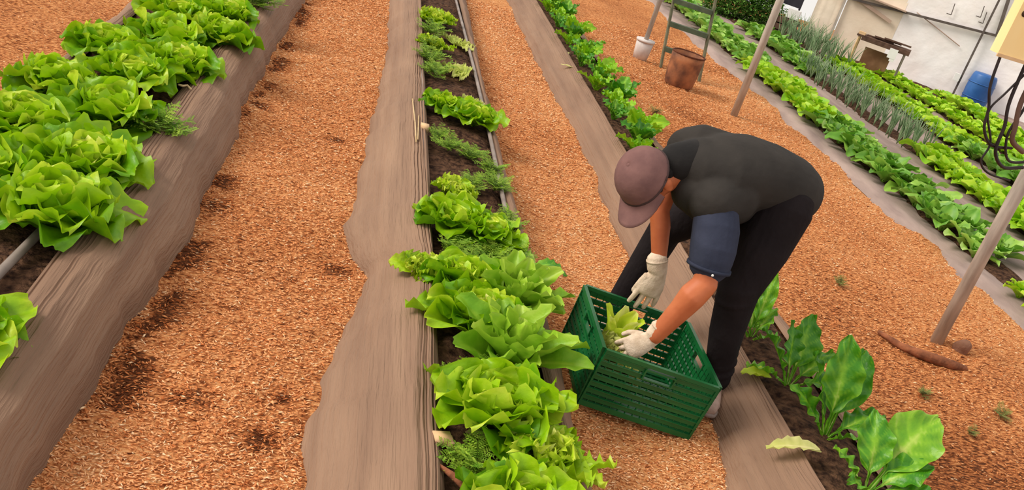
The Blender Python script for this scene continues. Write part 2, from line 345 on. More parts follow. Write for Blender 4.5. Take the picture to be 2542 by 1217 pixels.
# ------------------------------------------------------------------ wood chips lying on the paths
def chips():
    def region(n, xa, xb_, ya, yb, smin, smax):
        x = RS.uniform(0, 1, n); y = ya + (yb - ya) * RS.uniform(0, 1, n) ** 1.7
        a = xa(y) if callable(xa) else xa; b = xb_(y) if callable(xb_) else xb_
        return np.stack([a + (b - a) * x, y, RS.uniform(smin, smax, n) * (1 + np.maximum(0, y - 4) * .07)], 1)
    P = np.concatenate([
        region(46000, lambda y: np.interp(y, *LB) - .02, lambda y: np.interp(y, *MBL) + .015, 1.9, 11, .009, .027),
        region(34000, lambda y: np.interp(y, *MBR) - .01, lambda y: np.interp(y, *TBL) + .02, 1.9, 11, .009, .027),
        region(46000, lambda y: np.interp(y, *TBR) - .01, lambda y: np.interp(y, *FB) + .02, 2.2, 12, .010, .028),
        region(9000, -3.2, -1.5, 3.6, 9, .009, .022)])
    n = len(P); x, y, L = P.T
    keep = RS.uniform(0, 1, n) > (.75 * np.clip((x - 2.3) / .3, 0, 1) * np.clip((4.4 - y) / 1.5, 0, 1) * .8)
    x, y, L = x[keep], y[keep], L[keep]; n = len(x)
    z = gz(x, y) + RS.uniform(-.001, .005, n)
    ang = RS.normal(.15, .75, n); pit = RS.normal(0, .28, n)
    d = np.stack([np.cos(ang) * np.cos(pit), np.sin(ang) * np.cos(pit), np.sin(pit)], 1)
    s = np.stack([-np.sin(ang), np.cos(ang), RS.normal(0, .35, n)], 1)
    u = np.cross(d, s); wv = L * RS.uniform(.14, .34, n)
    c = np.stack([x, y, z], 1)
    v = np.empty((n, 4, 3))
    v[:, 0] = c - d * L[:, None] / 2 + s * wv[:, None] / 2; v[:, 1] = c - d * (L * .45)[:, None] - s * wv[:, None] / 2
    v[:, 2] = c + d * L[:, None] / 2; v[:, 3] = c + u * (wv * .55)[:, None]
    f = np.array([[0, 2, 1], [0, 1, 3], [1, 2, 3], [2, 0, 3]]); F = (np.arange(n)[:, None, None] * 4 + f[None]).reshape(-1, 3)
    me = bpy.data.meshes.new('wood_chips'); me.vertices.add(n * 4); me.vertices.foreach_set('co', v.ravel())
    me.loops.add(F.size); me.loops.foreach_set('vertex_index', F.ravel().astype(np.int32)); me.polygons.add(len(F)); me.polygons.foreach_set('loop_start', np.arange(0, F.size, 3))
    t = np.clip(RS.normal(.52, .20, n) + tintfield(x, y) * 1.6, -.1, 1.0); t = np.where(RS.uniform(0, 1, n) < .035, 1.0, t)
    a = me.attributes.new('tint', 'FLOAT', 'POINT'); a.data.foreach_set('value', np.repeat(t, 4)); me.update()
    o = link('wood_chips', me, M['chip']); tag(o, 'orange-brown wood chips strewn thickly over the paths between the beds', 'wood chips', kind='stuff')
chips()

# ------------------------------------------------------------------ leaves
def leaf(mb, az, L, Wd, e0, e1, base=(0, 0, 0), r0=.01, cup=.25, ruf=.012, nr=5, t0=.3, t1=.6, rib=.3, nu=12, nv=9, sh=.75, twist=0, stem=0., rr=random, veins=0.):
    """one leaf: az heading, L length, Wd half width, elevation from e0 (base) to e1 (tip); tint from t0 to t1"""
    ph = rr.uniform(0, 6.3); ph2 = rr.uniform(0, 6.3)
    ca, sa = math.cos(az), math.sin(az); px, pz = r0, 0.
    vs = []; ts = []; prev = 0
    for i in range(nu):
        t = i / (nu - 1); e = e0 + (e1 - e0) * t ** 1.3
        if i: px += math.cos(e) * L / (nu - 1); pz += math.sin(e) * L / (nu - 1)
        if stem and t < stem: wd = Wd * .09
        else:
            q = (t - stem) / (1 - stem); wd = Wd * max(.09 if stem else .14, (math.sin(math.pi * min(1, q ** sh * .93 + .03))) ** (1.05 if veins else .7))
        nx, nz = -math.sin(e), math.cos(e)
        for j in range(nv):
            v = (j / (nv - 1)) * 2 - 1
            s_ = v * wd; n_ = cup * wd * v * v * 1.6 + ruf * abs(v) ** 2 * math.sin(nr * 2 * math.pi * t + ph + (1.7 if v > 0 else 0)) * (min(1, t * 2)) + ruf * .35 * math.sin(ph2 + 9 * t + 5 * v)
            if abs(v) > .9: s_ *= 1 + .07 * math.sin(nr * 3.2 * t + ph2)
            tw = twist * t
            s2, n2 = s_ * math.cos(tw) - n_ * math.sin(tw), s_ * math.sin(tw) + n_ * math.cos(tw)
            X_ = px + nx * n2; Z_ = pz + nz * n2
            vs.append((base[0] + ca * X_ - sa * s2, base[1] + sa * X_ + ca * s2, base[2] + Z_))
            vn = veins * (max(0, math.sin(2 * math.pi * (t * 7.5 - abs(v) * 1.6 + ph))) ** 3) * (abs(v) > .05)
            if veins and t > stem: vs[-1] = (vs[-1][0], vs[-1][1], vs[-1][2] - .05 * vn * wd)
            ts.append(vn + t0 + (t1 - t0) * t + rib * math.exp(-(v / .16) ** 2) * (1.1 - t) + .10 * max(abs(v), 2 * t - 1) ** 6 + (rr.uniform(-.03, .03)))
    fs = []
    for i in range(nu - 1):
        for j in range(nv - 1):
            a = i * nv + j; fs.append((a, a + 1, a + nv + 1, a + nv))
    mb.add(vs, fs, ts)
def lettuce_mesh(seed, kind='round', n=30, nu=12, nv=9):
    rr = random.Random(seed); mb = MB()
    for i in range(n):
        q = i / (n - 1)  # 0 outer .. 1 inner
        az = i * 2.39996 + rr.uniform(-.3, .3)
        if kind == 'round':
            L = (.265 - .125 * q) * rr.uniform(.85, 1.15); Wd = (.108 - .050 * q) * rr.uniform(.85, 1.2)
            e0 = math.radians(40 + 46 * q + rr.uniform(-8, 8)); e1 = math.radians(-26 + 92 * q + rr.uniform(-26, 26))
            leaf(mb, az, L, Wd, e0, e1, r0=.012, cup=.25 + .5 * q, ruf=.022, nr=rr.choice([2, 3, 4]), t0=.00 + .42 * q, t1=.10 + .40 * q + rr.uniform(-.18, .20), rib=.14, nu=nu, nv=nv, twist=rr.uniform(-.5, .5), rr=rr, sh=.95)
        elif kind == 'romaine':
            L = (.29 - .09 * q) * rr.uniform(.85, 1.15); Wd = (.062 - .018 * q) * rr.uniform(.85, 1.2)
            e0 = math.radians(38 + 48 * q + rr.uniform(-8, 8)); e1 = math.radians(4 + 74 * q + rr.uniform(-22, 20))
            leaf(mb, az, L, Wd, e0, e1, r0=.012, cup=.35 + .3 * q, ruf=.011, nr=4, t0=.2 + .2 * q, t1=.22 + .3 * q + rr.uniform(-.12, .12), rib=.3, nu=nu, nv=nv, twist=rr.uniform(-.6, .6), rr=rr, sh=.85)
        elif kind == 'frilly':
            L = (.21 - .10 * q) * rr.uniform(.8, 1.15); Wd = (.07 - .025 * q) * rr.uniform(.85, 1.2)
            e0 = math.radians(30 + 50 * q + rr.uniform(-8, 8)); e1 = math.radians(-5 + 80 * q + rr.uniform(-22, 20))
            leaf(mb, az, L, Wd, e0, e1, r0=.012, cup=.2 + .3 * q, ruf=.024, nr=7, t0=.2 + .2 * q, t1=.3 + .3 * q + rr.uniform(-.12, .12), rib=.12, nu=nu + 4, nv=nv, twist=rr.uniform(-.7, .7), rr=rr, sh=1)
    return mb.mesh('leaves')
def chard_mesh(seed, n=9, big=1.0):
    rr = random.Random(seed); mb = MB()
    for i in range(n):
        q = i / max(1, n - 1); az = i * 2.39996 + rr.uniform(-.4, .4); L = (.40 - .18 * q) * rr.uniform(.8, 1.15) * big
        leaf(mb, az, L, L * .24 * rr.uniform(.8, 1.1), math.radians(58 + 26 * q + rr.uniform(-10, 6)), math.radians(-6 + 62 * q + rr.uniform(-25, 25)), r0=.012, cup=.18, ruf=.014, nr=5, t0=.34, t1=.16 + rr.uniform(-.06, .22), rib=.55, nu=18, nv=11, twist=rr.uniform(-.9, .9), stem=.30, rr=rr, sh=.72)
    return mb.mesh('leaves')
def small_mesh(seed, n=13, L0=.17, w0=.30, up=0):
    rr = random.Random(seed); mb = MB()
    for i in range(n):
        q = i / (n - 1); az = i * 2.39996 + rr.uniform(-.4, .4); L = L0 * (1.15 - .5 * q) * rr.uniform(.8, 1.2)
        leaf(mb, az, L, L * w0 * rr.uniform(.8, 1.2), math.radians(50 + up + 34 * q + rr.uniform(-12, 8)), math.radians(-20 + up + 75 * q + rr.uniform(-25, 25)), r0=.01, cup=.25, ruf=.010, nr=3, t0=.3, t1=.25 + rr.uniform(-.15, .3), rib=.25, nu=8, nv=5, twist=rr.uniform(-.7, .7), stem=.15, rr=rr)
    return mb.mesh('leaves')
def onion_mesh(seed):
    rr = random.Random(seed); mb = MB()
    for i in range(7):
        az = rr.uniform(0, 6.3); L = rr.uniform(.24, .36); e0 = math.radians(rr.uniform(72, 88)); b = rr.uniform(.1, .9); pts = []; x = z = 0
        for k in range(5):
            pts.append((math.cos(az) * x, math.sin(az) * x, z)); e = e0 - b * (k / 4) ** 2; x += math.cos(e) * L / 4; z += math.sin(e) * L / 4
        mb.tube(pts, [.005, .0055, .005, .0035, .001], n=5, cap=False)
    return mb.mesh('leaves')
def fern_mesh(seed, n=12, H=.16, dense=1.0):
    rr = random.Random(seed); mb = MB()
    for i in range(n):
        az = rr.uniform(0, 6.3); L = H * rr.uniform(.7, 1.3); e = math.radians(rr.uniform(35, 85)); b = rr.uniform(.3, 1.1); x = z = 0; K = 9
        ca, sa = math.cos(az), math.sin(az)
        for k in range(K):
            ee = e - b * (k / K); nx_, nz_ = x + math.cos(ee) * L / K, z + math.sin(ee) * L / K
            p, q = Vector((ca * x, sa * x, z)), Vector((ca * nx_, sa * nx_, nz_)); mb.tube([p, q], .0012, n=3, cap=False); x, z = nx_, nz_
            if k < 2: continue
            for sgn in (-1, 1):
                l2 = L * .30 * (1 - abs(k / K - .45)) * rr.uniform(.7, 1.2); d = Vector((-sa * sgn + ca * .5, ca * sgn + sa * .5, rr.uniform(-.2, .5))).normalized()
                for m_ in range(4):
                    a = q + d * l2 * (m_ + .3) / 4
                    for s3 in (-1, 1):
                        dd = (d * .7 + Vector((ca, sa, .3)) * s3 * .7).normalized(); tip = a + dd * l2 * .38; sd_ = dd.cross(Vector((0, 0, 1))).normalized() * l2 * .10
                        mb.add([a, (a + tip) / 2 + sd_, tip, (a + tip) / 2 - sd_ + Vector((0, 0, .001))], [(0, 1, 2, 3)])
    return mb.mesh('leaves')

RND = [lettuce_mesh(s, 'round', 34, 16, 13) for s in range(5)]
ROM = [lettuce_mesh(20 + s, 'romaine', 24) for s in range(3)]
FRI = [lettuce_mesh(40 + s, 'frilly', 30) for s in range(3)]
for me in RND + FRI: me.materials.append(M['lettuce'])
for me in ROM: me.materials.append(M['romaine'])
def plant(name, me, x, y, z, rz, s, label, cat='lettuce', group=None, tilt=(0, 0), m=None):
    o = link(name, me, m); o.location = (x, y, z); o.rotation_euler = (tilt[0], tilt[1], rz); o.scale = (s, s, s * (.96 if name == 'lettuce' else 1)) if not isinstance(s, tuple) else s
    tag(o, label, cat, group); return o
# left bed: round lettuces
LH = [(-.87, 3.27, 1.08, 'big round lettuce at the near end of the left bed, leaves over the pipe'),
      (-1.17, 3.44, 1.0, 'green lettuce at the left photo edge, just behind the nearest lettuce'),
      (-.89, 3.72, 1.12, 'large yellow-green lettuce, second along the sheet edge of the left bed'),
      (-1.23, 4.0, 1.0, 'bright lettuce by the far sheet of the left bed beside the second big lettuce'),
      (-.98, 4.32, 1.05, 'rounded mid-green lettuce behind the bare soil gap in the left bed'),
      (-1.27, 4.55, .95, 'darker cupped lettuce with one broad leaf on the far sheet of the left bed'),
      (-1.02, 4.92, 1.0, 'lettuce with tightly swirled light centre, halfway up the left bed'),
      (-.86, 5.28, 1.05, 'lettuce reaching over the folded sheet edge, halfway up the left bed'),
      (-1.25, 5.30, .95, 'lettuce on the far side of the left bed, behind the swirled one'),
      (-1.02, 5.72, 1.0, 'lettuce with pale twisted heart in the upper part of the left bed'),
      (-.76, 6.02, 1.0, 'dark green lettuce whose leaves hang over the sheet near the top of the left bed'),
      (-1.10, 6.30, 1.0, 'bright lettuce near the top of the left bed beside the far sheet'),
      (-.84, 6.62, .95, 'small lettuce at the top edge of the photo, next to the feathery tops'),
      (-1.14, 6.95, 1.0, 'last lettuce of the left bed, cut by the top edge of the photo')]
for i, (x, y, s, lb) in enumerate(LH):
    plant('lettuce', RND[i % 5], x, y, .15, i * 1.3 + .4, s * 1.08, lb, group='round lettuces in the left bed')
plant('lettuce', RND[1], -.86, 2.42, .155, 2.2, .9, 'lettuce mostly beyond the left edge of the photo, below the grey pipe', group='round lettuces in the left bed')
FE = [fern_mesh(s, 26, .17) for s in range(4)]
for me in FE: me.materials.append(M['fern'])
WE = [fern_mesh(60 + s, 14, .17) for s in range(4)]
for me in WE: me.materials.append(M['weed'])
LW = fern_mesh(9, 30, .14); LW.materials.append(M['fern'])
plant('carrot_plant', LW, -.76, 4.33, .155, 0, 1.1, 'small feathery green herb at the sheet edge of the left bed', 'herb')
plant('carrot_plant', FE[1], -.74, 7.15, .155, 0, 1.4, 'feathery dark tops at the top of the left bed', 'herb')
# middle bed lettuces
MH = [('R', -1, .76, 2.12, .95, 'lettuce cut by the bottom edge of the photo in the middle bed', 0),
      ('R', 0, .72, 2.60, 1.12, 'wide lettuce with pale wavy top leaves, nearest whole one in the middle bed', 2.2),
      ('F', 0, .86, 2.42, 1.0, 'frilly leaved lettuce leaning over the path below the crate', 0),
      ('M', 0, .80, 2.98, 1.1, 'upright green lettuce beside the left wall of the crate', 1),
      ('R', 2, .70, 3.22, 1.0, 'lettuce with layered glossy leaves just left of the crate corner', 3),
      ('M', 1, .86, 3.42, 1.05, 'pale green lettuce with a folded smooth leaf, behind the crate corner', 3),
      ('R', 3, .66, 3.50, .9, 'yellowish upright lettuce between the outlying one and the crate', .6),
      ('F', 1, .50, 3.56, .72, 'small loose lettuce spilling left onto the middle sheet', 2),
      ('R', 4, .64, 4.10, .90, 'bright lettuce with one tall rounded leaf, alone halfway up the middle bed', 1.1),
      ('R', 1, .80, 4.06, .8, 'low yellow-edged lettuce right of the bright one halfway up the middle bed', 4),
      ('F', 2, .66, 4.55, .72, 'dark small lettuce behind the bright one in the middle bed', 0),
      ('R', 3, .66, 5.98, .68, 'lettuce with one round leaf over the left pipe, upper middle bed', 2.7),
      ('R', 2, .84, 5.84, .85, 'broad lettuce across the upper middle bed with a pale faded top', 1.2),
      ('F', 1, .66, 8.5, 1.0, 'pale streaky lettuce at the top edge of the middle bed', 1.2),
      ('F', 0, .62, 7.55, .8, 'low green lettuce below the top one in the middle bed', .2)]
for k, i, x, y, s, lb, rz in MH:
    plant('lettuce', dict(R=RND, F=FRI, M=ROM)[k][i], x, y, .13, rz, s, lb, group='lettuces in the middle bed')
mbx = MB(); rr_ = random.Random(5)
for i in range(7): leaf(mbx, rr_.uniform(0, 6.3), .17, .035, .4, -.3, cup=.3, ruf=.015, t0=.2, t1=.5, rib=.2, rr=rr_)
OLD = mbx.mesh('leaves'); OLD.materials.append(M['oldleaf'])
for (x, y, s, lb) in ((.80, 6.22, 1.0, 'pale wilted leaves behind the broad lettuce of the upper middle bed'), (.84, 7.0, 1.2, 'pale yellow faded plant stretched across the soil in the upper middle bed'), (.80, 7.9, 1.1, 'whitish withered plant below the top lettuce of the middle bed')):
    plant('lettuce', OLD, x, y, .14, rr_.uniform(0, 6), s, lb, group='faded plants in the middle bed')
GR = 'feathery seedlings in the middle bed'
SD = [(.64, 2.36, .75, 'left of the frilly lettuce at the bottom'), (.78, 2.28, .6, 'just above the lettuce cut by the bottom edge'), (.72, 2.83, .7, 'between the wide lettuce and the upright one'), (.62, 2.80, .6, 'at the left sheet edge above the wide lettuce'), (.80, 3.86, .75, 'on dark soil below the bright lone lettuce'), (.62, 3.84, .7, 'below left of the bright lone lettuce'), (.70, 3.70, .75, 'above the pale green folded-leaf lettuce'), (.88, 3.72, .65, 'at the right sheet edge by the overhanging dark leaf'), (.90, 3.98, .75, 'right below the bright lone lettuce'), (.93, 4.30, .7, 'on the right sheet edge beside the bright lone lettuce'),
      (.66, 5.24, .65, 'beside the pale wooden block on the pipe'), (.78, 5.18, .7, 'in mid soil level with the pale wooden block'), (.90, 5.05, .7, 'at the right pipe level with the pale wooden block'), (.60, 5.38, .55, 'just above the pale wooden block'), (.90, 4.78, .7, 'at the right pipe below the bare soil'), (.58, 7.1, 1.0, 'near the left edge beside the faded yellow plant'), (.62, 6.75, .95, 'left above the round-leafed lettuce'), (.57, 7.5, .9, 'under the low lettuce at the top'), (.76, 4.72, .6, 'just behind the small dark lettuce'), (.60, 8.0, 1.0, 'near the top edge by the left pipe')]
for i, (x, y, s, lb) in enumerate(SD):
    plant('carrot_plant', FE[i % 4], x, y, .13, i * 1.1, s * .85, 'feathery green seedling ' + lb, 'seedling', GR)
rad = MB(); r2 = random.Random(3)
leaf(rad, .1, .16, .05, .8, -.5, cup=.1, ruf=.01, t0=.5, t1=.1, rib=.4, rr=r2); leaf(rad, .5, .13, .045, .9, -.2, cup=.1, ruf=.01, t0=.5, t1=.1, rib=.4, rr=r2); leaf(rad, 2.2, .12, .03, .8, .0, cup=.1, ruf=.01, t0=.6, t1=.5, rib=.4, rr=r2)
plant('radish_plant', rad.mesh('leaves'), 1.0, 3.86, .14, -.3, 1.0, 'dark green leaf hanging over the path from the right side of the middle bed', 'leafy plant', m=M['chard'])
# ------------------------------------------------------------------ chard row
CH = [chard_mesh(s, n, 1.0) for s, n in ((1, 9), (2, 8), (5, 10), (9, 7))]
for me in CH: me.materials.append(M['chard'])
def chard_plant(seed, leaves):
    rr = random.Random(seed); mb = MB()
    for az, L, Wd, e0, e1, tt in leaves:
        leaf(mb, az, L, Wd, e0, e1, r0=.012, cup=.16, ruf=.012, nr=5, t0=.34, t1=tt, rib=.55, nu=40, nv=17, twist=rr.uniform(-.5, .5), stem=.26, rr=rr, sh=.82, veins=.16)
    me = mb.mesh('leaves'); me.materials.append(M['chard']); return me
CD = [(2.13, 2.64, [(.62, .44, .105, .95, .30, .38), (1.5, .31, .07, 1.25, .6, .2), (2.6, .20, .05, 1.0, .2, .3), (-.4, .24, .06, .8, -.1, .2), (.1, .27, .065, 1.0, .2, .12), (3.6, .18, .04, .9, .1, .2)], 'big chard plant with a broad white-veined leaf at the bottom edge of the photo'),
      (2.11, 2.97, [(1.75, .42, .085, 1.42, 1.15, .16), (1.0, .42, .088, 1.0, .5, .08), (2.8, .26, .06, 1.0, .3, .2), (.2, .27, .06, .9, .0, .14), (-1.2, .22, .05, .9, .1, .15), (2.2, .34, .07, 1.2, .8, .12)], 'tall chard with dark leaves and pale stalk in the right bed soil gap'),
      (2.09, 3.33, [(2.6, .27, .08, 1.1, .5, .12), (1.2, .33, .075, 1.2, .75, .16), (3.2, .23, .05, .6, -.1, .3), (.4, .25, .06, 1.0, .4, .2), (-.8, .22, .05, .9, .2, .14), (2.0, .28, .06, 1.3, 1.0, .1)], 'chard with one large dark leaf standing up to the right, beside the path'),
      (2.04, 3.70, [(1.2, .34, .045, 1.35, 1.15, .3), (.6, .19, .05, 1.2, .6, .3), (2.8, .17, .05, 1.0, .4, .25), (-1.0, .15, .05, .9, .2, .2), (1.8, .18, .05, 1.3, .8, .3)], 'small chard next to the trouser leg of the person'),
      (2.58, 2.66, [(.6, .12, .05, .8, .2, .3), (2.5, .12, .05, .8, .2, .3), (4.4, .12, .05, .8, .2, .3), (1.6, .11, .05, 1.1, .6, .3)], 'small leafy plant at the bottom edge, right of the big chard')]
for k, (x, y, lv, lb) in enumerate(CD): plant('chard_plant', chard_plant(k, lv), x, y, .12 if x < 2.4 else .0, 0, 1.0, lb, 'chard', 'near chard plants')
CS = [chard_mesh(30 + s, 10, .62) for s in range(4)]
for k, me in enumerate(CS): me.materials.append(M['chard'] if k % 2 else M['brightleaf'])
y = 6.15; i = 0
ON_ = ['first', 'second', 'third', 'fourth', 'fifth', 'sixth', 'seventh', 'eighth', 'ninth', 'tenth', 'eleventh', 'twelfth', 'thirteenth', 'fourteenth', 'fifteenth', 'sixteenth', 'seventeenth', 'eighteenth', 'nineteenth', 'twentieth']
def ordi(k): return ON_[k] if k < 20 else ('twenty-' + ON_[k - 20] if k < 29 else 'thirty-' + ON_[k - 30] if k > 29 else 'thirtieth')
while y < 14.5:
    plant('chard_plant', CS[i % 4], 2.09 + .07 * ((i % 3) - 1), y, .12, i * 2.1, 1.0 + .15 * ((i * 7) % 3 - 1), 'chard plant in the row above the cap of the person, %s from the cap' % ordi(i), 'chard', 'chard row beyond the person'); y += .26; i += 1
plant('chard_plant', CS[1], 2.16, 4.3, .12, .5, .55, 'slender young chard with an upright pointed leaf behind the trouser leg', 'chard')
sl = MB(); leaf(sl, 3.3, .24, .035, .25, -.35, cup=.3, ruf=.008, t0=.7, t1=.45, rib=.4, nu=14, rr=r2)
plant('fallen_leaf', sl.mesh('leaf'), 2.0, 2.79, .17, 0, 1.0, 'single yellow-green strap leaf lying on the sheet of the chard bed', 'leaf', m=M['oldleaf'])
sl = MB(); leaf(sl, 3.2, .14, .035, .15, -.2, cup=.3, ruf=.008, t0=.5, t1=.45, rib=.3, nu=10, rr=r2)
plant('fallen_leaf', sl.mesh('leaf'), 1.98, 3.28, .17, 0, 1.0, 'short light green leaf hanging onto the sheet below the small chard', 'leaf', m=M['lettuce'])
# ------------------------------------------------------------------ far rows
SP = [small_mesh(60 + s, 14, .20, .28) for s in range(4)]; BR = [small_mesh(70 + s, 15, .18, .36) for s in range(4)]; ON = [onion_mesh(80 + s) for s in range(4)]
for me in SP: me.materials.append(M['spinach'])
for me in BR: me.materials.append(M['brightleaf'])
for me in ON: me.materials.append(M['onion'])
def row(x, y0, y1, dy, meshes, name, label, cat, group, s=1.0, cols=(-.13, .13), jit=.03, z=.06):
    k = 0; y = y0; rr = random.Random(int(x * 100 + y0 * 7))
    while y < y1:
        for c in cols:
            sc = s * rr.uniform(.85, 1.15)
            lb = label
            if name == 'leafy_plant': lb = label + ', %s in the %s file' % (ordi(k), 'right' if c > 0 else 'left')
            plant(name, meshes[rr.randrange(4)], x + c + rr.uniform(-jit, jit), y + rr.uniform(-.04, .04) + (dy / 2 if c > 0 else 0), z, rr.uniform(0, 6.3), sc, lb, cat, group)
        y += dy; k += 1
row(4.80, 5.95, 9.2, .25, SP, 'leafy_plant', 'green plant in the long row behind the person', 'leafy plant', 'near part of the long row behind the person', 1.12)
row(4.80, 9.2, 11.4, .25, BR, 'leafy_plant', 'yellow-green plant near the middle metal post', 'leafy plant', 'bright plants in the long row by the middle post', 1.12)
row(4.80, 11.4, 15.6, .27, SP, 'leafy_plant', 'plant behind the ladder in the long row', 'leafy plant', 'far end of the long row', 1.15)
row(4.72, 5.05, 5.5, .25, BR, 'leafy_plant', 'bright plant past the soil gap at the right edge', 'leafy plant', 'plants right of the near post')
row(5.92, 5.9, 9.0, .25, BR, 'leafy_plant', 'bright plant in the second row from the path', 'leafy plant', 'bright near part of the second row', 1.2)
row(5.86, 9.1, 12.2, .14, ON, 'onion_plant', 'thin grey-green onion stalks in the second row, amid leafy plants', 'onion', 'onion row', 1.0, cols=(-.15, 0, .15), jit=.04)
row(5.92, 12.0, 14.6, .25, SP, 'leafy_plant', 'darker plant past the onions', 'leafy plant', 'far part of the second row', 1.15)
row(6.95, 7.2, 9.8, .25, SP, 'leafy_plant', 'plant of the third row behind the cables', 'leafy plant', 'near part of the third row', 1.1)
row(6.95, 9.8, 13.6, .25, BR, 'leafy_plant', 'bright plant in the third row toward the table', 'leafy plant', 'far part of the third row', 1.1)
row(7.88, 9.2, 13.9, .25, BR, 'leafy_plant', 'yellow-green plant of the fourth row', 'leafy plant', 'fourth row')
row(8.70, 10.3, 13.4, .25, BR, 'leafy_plant', 'plant of the last row at the white wall', 'leafy plant', 'last row at the wall')
row(6.75, 13.4, 15.1, .16, ON, 'onion_plant', 'tall thin onion stalks at the foot of the beige tarp wall', 'onion', 'onions at the beige wall', 1.25, cols=(-.3, -.12, .06, .24), jit=.06)
# weeds on the path
for i, (x, y, s, lb) in enumerate([(3.11, 4.93, .32, 'alone left of the branch'), (3.05, 3.76, .32, 'below the branch, level with the chard'), (3.12, 3.45, .26, 'lowest, right of the big chard'), (3.45, 3.69, .38, 'at the right edge of the photo'), (2.62, 7.9, .5, 'beside the far chard row')]):
    plant('weed', WE[i % 4], x, y, float(gz(x, y)), i, s, 'tiny green weed tuft in the wood chips, ' + lb, 'weed', 'weeds in the right path')
for i, (x, y) in enumerate([(1.80, 8.2), (1.83, 8.8), (1.86, 8.65)]):
    q = MB(); leaf(q, 3.3 + i, .14, .02, .1, 0, cup=.2, ruf=.004, t0=.6, t1=.7, rib=.1, nu=8, nv=5, rr=r2)
    plant('fallen_leaf', q.mesh('leaf'), x + .12, y, .15, 0, 1, 'thin yellowish leaf on the far chard bed sheet, ' + ('nearest of three', 'farthest of three', 'between the other two')[i], 'leaf', 'yellow leaves on the far sheet', m=M['oldleaf'])

# ------------------------------------------------------------------ pipes and bits in the beds
def rod(name, pts, r, m, label, cat, group=None, n=10, ref=(0, 0, 1)):
    mb = MB(); mb.tube(pts, r, n=n, ref=ref); return tag(mb.build(name, m), label, cat, group)
rod('irrigation_pipe', [(-.93, 2.1, .175), (-.90, 2.9, .18), (-.88, 3.35, .175)], .016, M['pipe'], 'pale grey pipe lying on dark soil at the left edge of the photo', 'pipe')
rod('irrigation_pipe', [(.505, 4.4, .155), (.51, 5.2, .16), (.515, 6.2, .16), (.52, 7.6, .155), (.50, 10, .15)], .014, M['pipe'], 'grey pipe along the left edge of the middle bed soil', 'pipe')
rod('irrigation_pipe', [(.93, 4.3, .15), (.935, 5.6, .155), (.93, 7.2, .155), (.90, 10, .15)], .012, M['pipe'], 'grey pipe along the right edge of the middle bed soil', 'pipe')
mb = MB(); mb.box((.515, 5.42, .175), (.024, .035, .016)); tag(mb.build('wooden_peg', M['palewood']), 'pale wooden block on the grey pipe in the middle bed', 'peg')
mb = MB(); mb.box((.53, 2.43, .175), (.028, .022, .012), Matrix.Rotation(.2, 3, 'Z')); mb.box((.555, 2.425, .17), (.01, .02, .012), Matrix.Rotation(.2, 3, 'Z')); tag(mb.build('wooden_peg', M['palewood']), 'pale wood block on the sheet edge at the bottom of the middle bed', 'peg')
rod('stick', [(.52, 2.31, .165), (.56, 2.27, .168), (.62, 2.22, .15)], [.006, .011, .009], M['bark'], 'short broken stick across the sheet edge at the bottom of the middle bed', 'stick')
for pts in ([(.44, 5.9, .185), (.455, 5.4, .19), (.46, 5.1, .185)], [(.48, 5.6, .18), (.47, 5.15, .185)]):
    rod('straw', pts, .004, M['straw'], 'dry straw stem on the sheet beside the grey pipe, the %s of the two' % ('longer' if len(pts) > 2 else 'shorter'), 'straw', 'straw stems by the pipe', n=5)
mb = MB(); leaf(mb, -.2, .12, .022, .1, -.1, cup=.3, ruf=.004, nu=8, nv=5, rr=r2); o = mb.build('dry_leaf', M['straw']); o.location = (.60, 2.50, .165); tag(o, 'dry brown leaf on soil under the wide lettuce in the middle bed', 'leaf')
rod('branch', [(3.10, 4.36, .012), (3.16, 4.22, .022), (3.24, 4.165, .028), (3.33, 4.14, .028), (3.42, 4.125, .024), (3.50, 4.13, .018)], [.012, .02, .026, .028, .026, .016], M['bark'], 'curved brown branch half sunk in wood chips near the foot of the slanting post', 'branch', n=12)
mb = MB(); mb.ell((3.63, 4.38, .03), (.05, .045, .05), n=16, m_=10)
mb.v = [(x + .008 * math.sin(60 * y), y + .006 * math.sin(70 * z), z + .006 * math.sin(50 * x)) for x, y, z in mb.v]; tag(mb.build('stone', M['stone']), 'brown lump of stone just behind the foot of the slanting post', 'stone')

rod('twig', [(-.80, 4.98, .215), (-.775, 4.95, .225), (-.76, 4.99, .22), (-.735, 4.96, .215)], .006, M['straw'], 'crooked pale twig on the sheet edge of the left bed, by the overhanging lettuce', 'twig', n=6)
# ------------------------------------------------------------------ posts
def post(x, y, top, r, label, z0=-.02):
    mb = MB(); mb.tube([(x, y, z0), (x, y, 1.0), (x, y, top)], r, n=20, ref=(1, 0, 0), cap=False); return tag(mb.build('metal_post', M['steel']), label, 'post')
p2 = post(3.51, 4.44, 2.6, .036, 'thick galvanised post standing in the chips at the right edge, nearest of the posts')
post(3.66, 8.7, 2.6, .036, 'galvanised post rising behind the back of the bent person')
post(3.03, 10.22, 2.6, .026, 'thin post standing in the white bucket', .05)
mb = MB(); mb.tube([(3.03, 10.22, 0), (3.03, 10.22, .10), (3.03, 10.22, .22)], [.078, .088, .098], n=24, ref=(1, 0, 0), cap=False)
mb2 = MB(); mb2.tube([(3.03, 10.22, .20), (3.03, 10.22, .225)], .104, n=24, ref=(1, 0, 0), cap=False)
bk = empty('bucket', (0, 0, 0)); tag(bk, 'white plastic bucket around the foot of the thin post', 'bucket'); mb.build('bucket_body', M['bucket'], bk); mb2.build('rim', M['bucket'], bk)
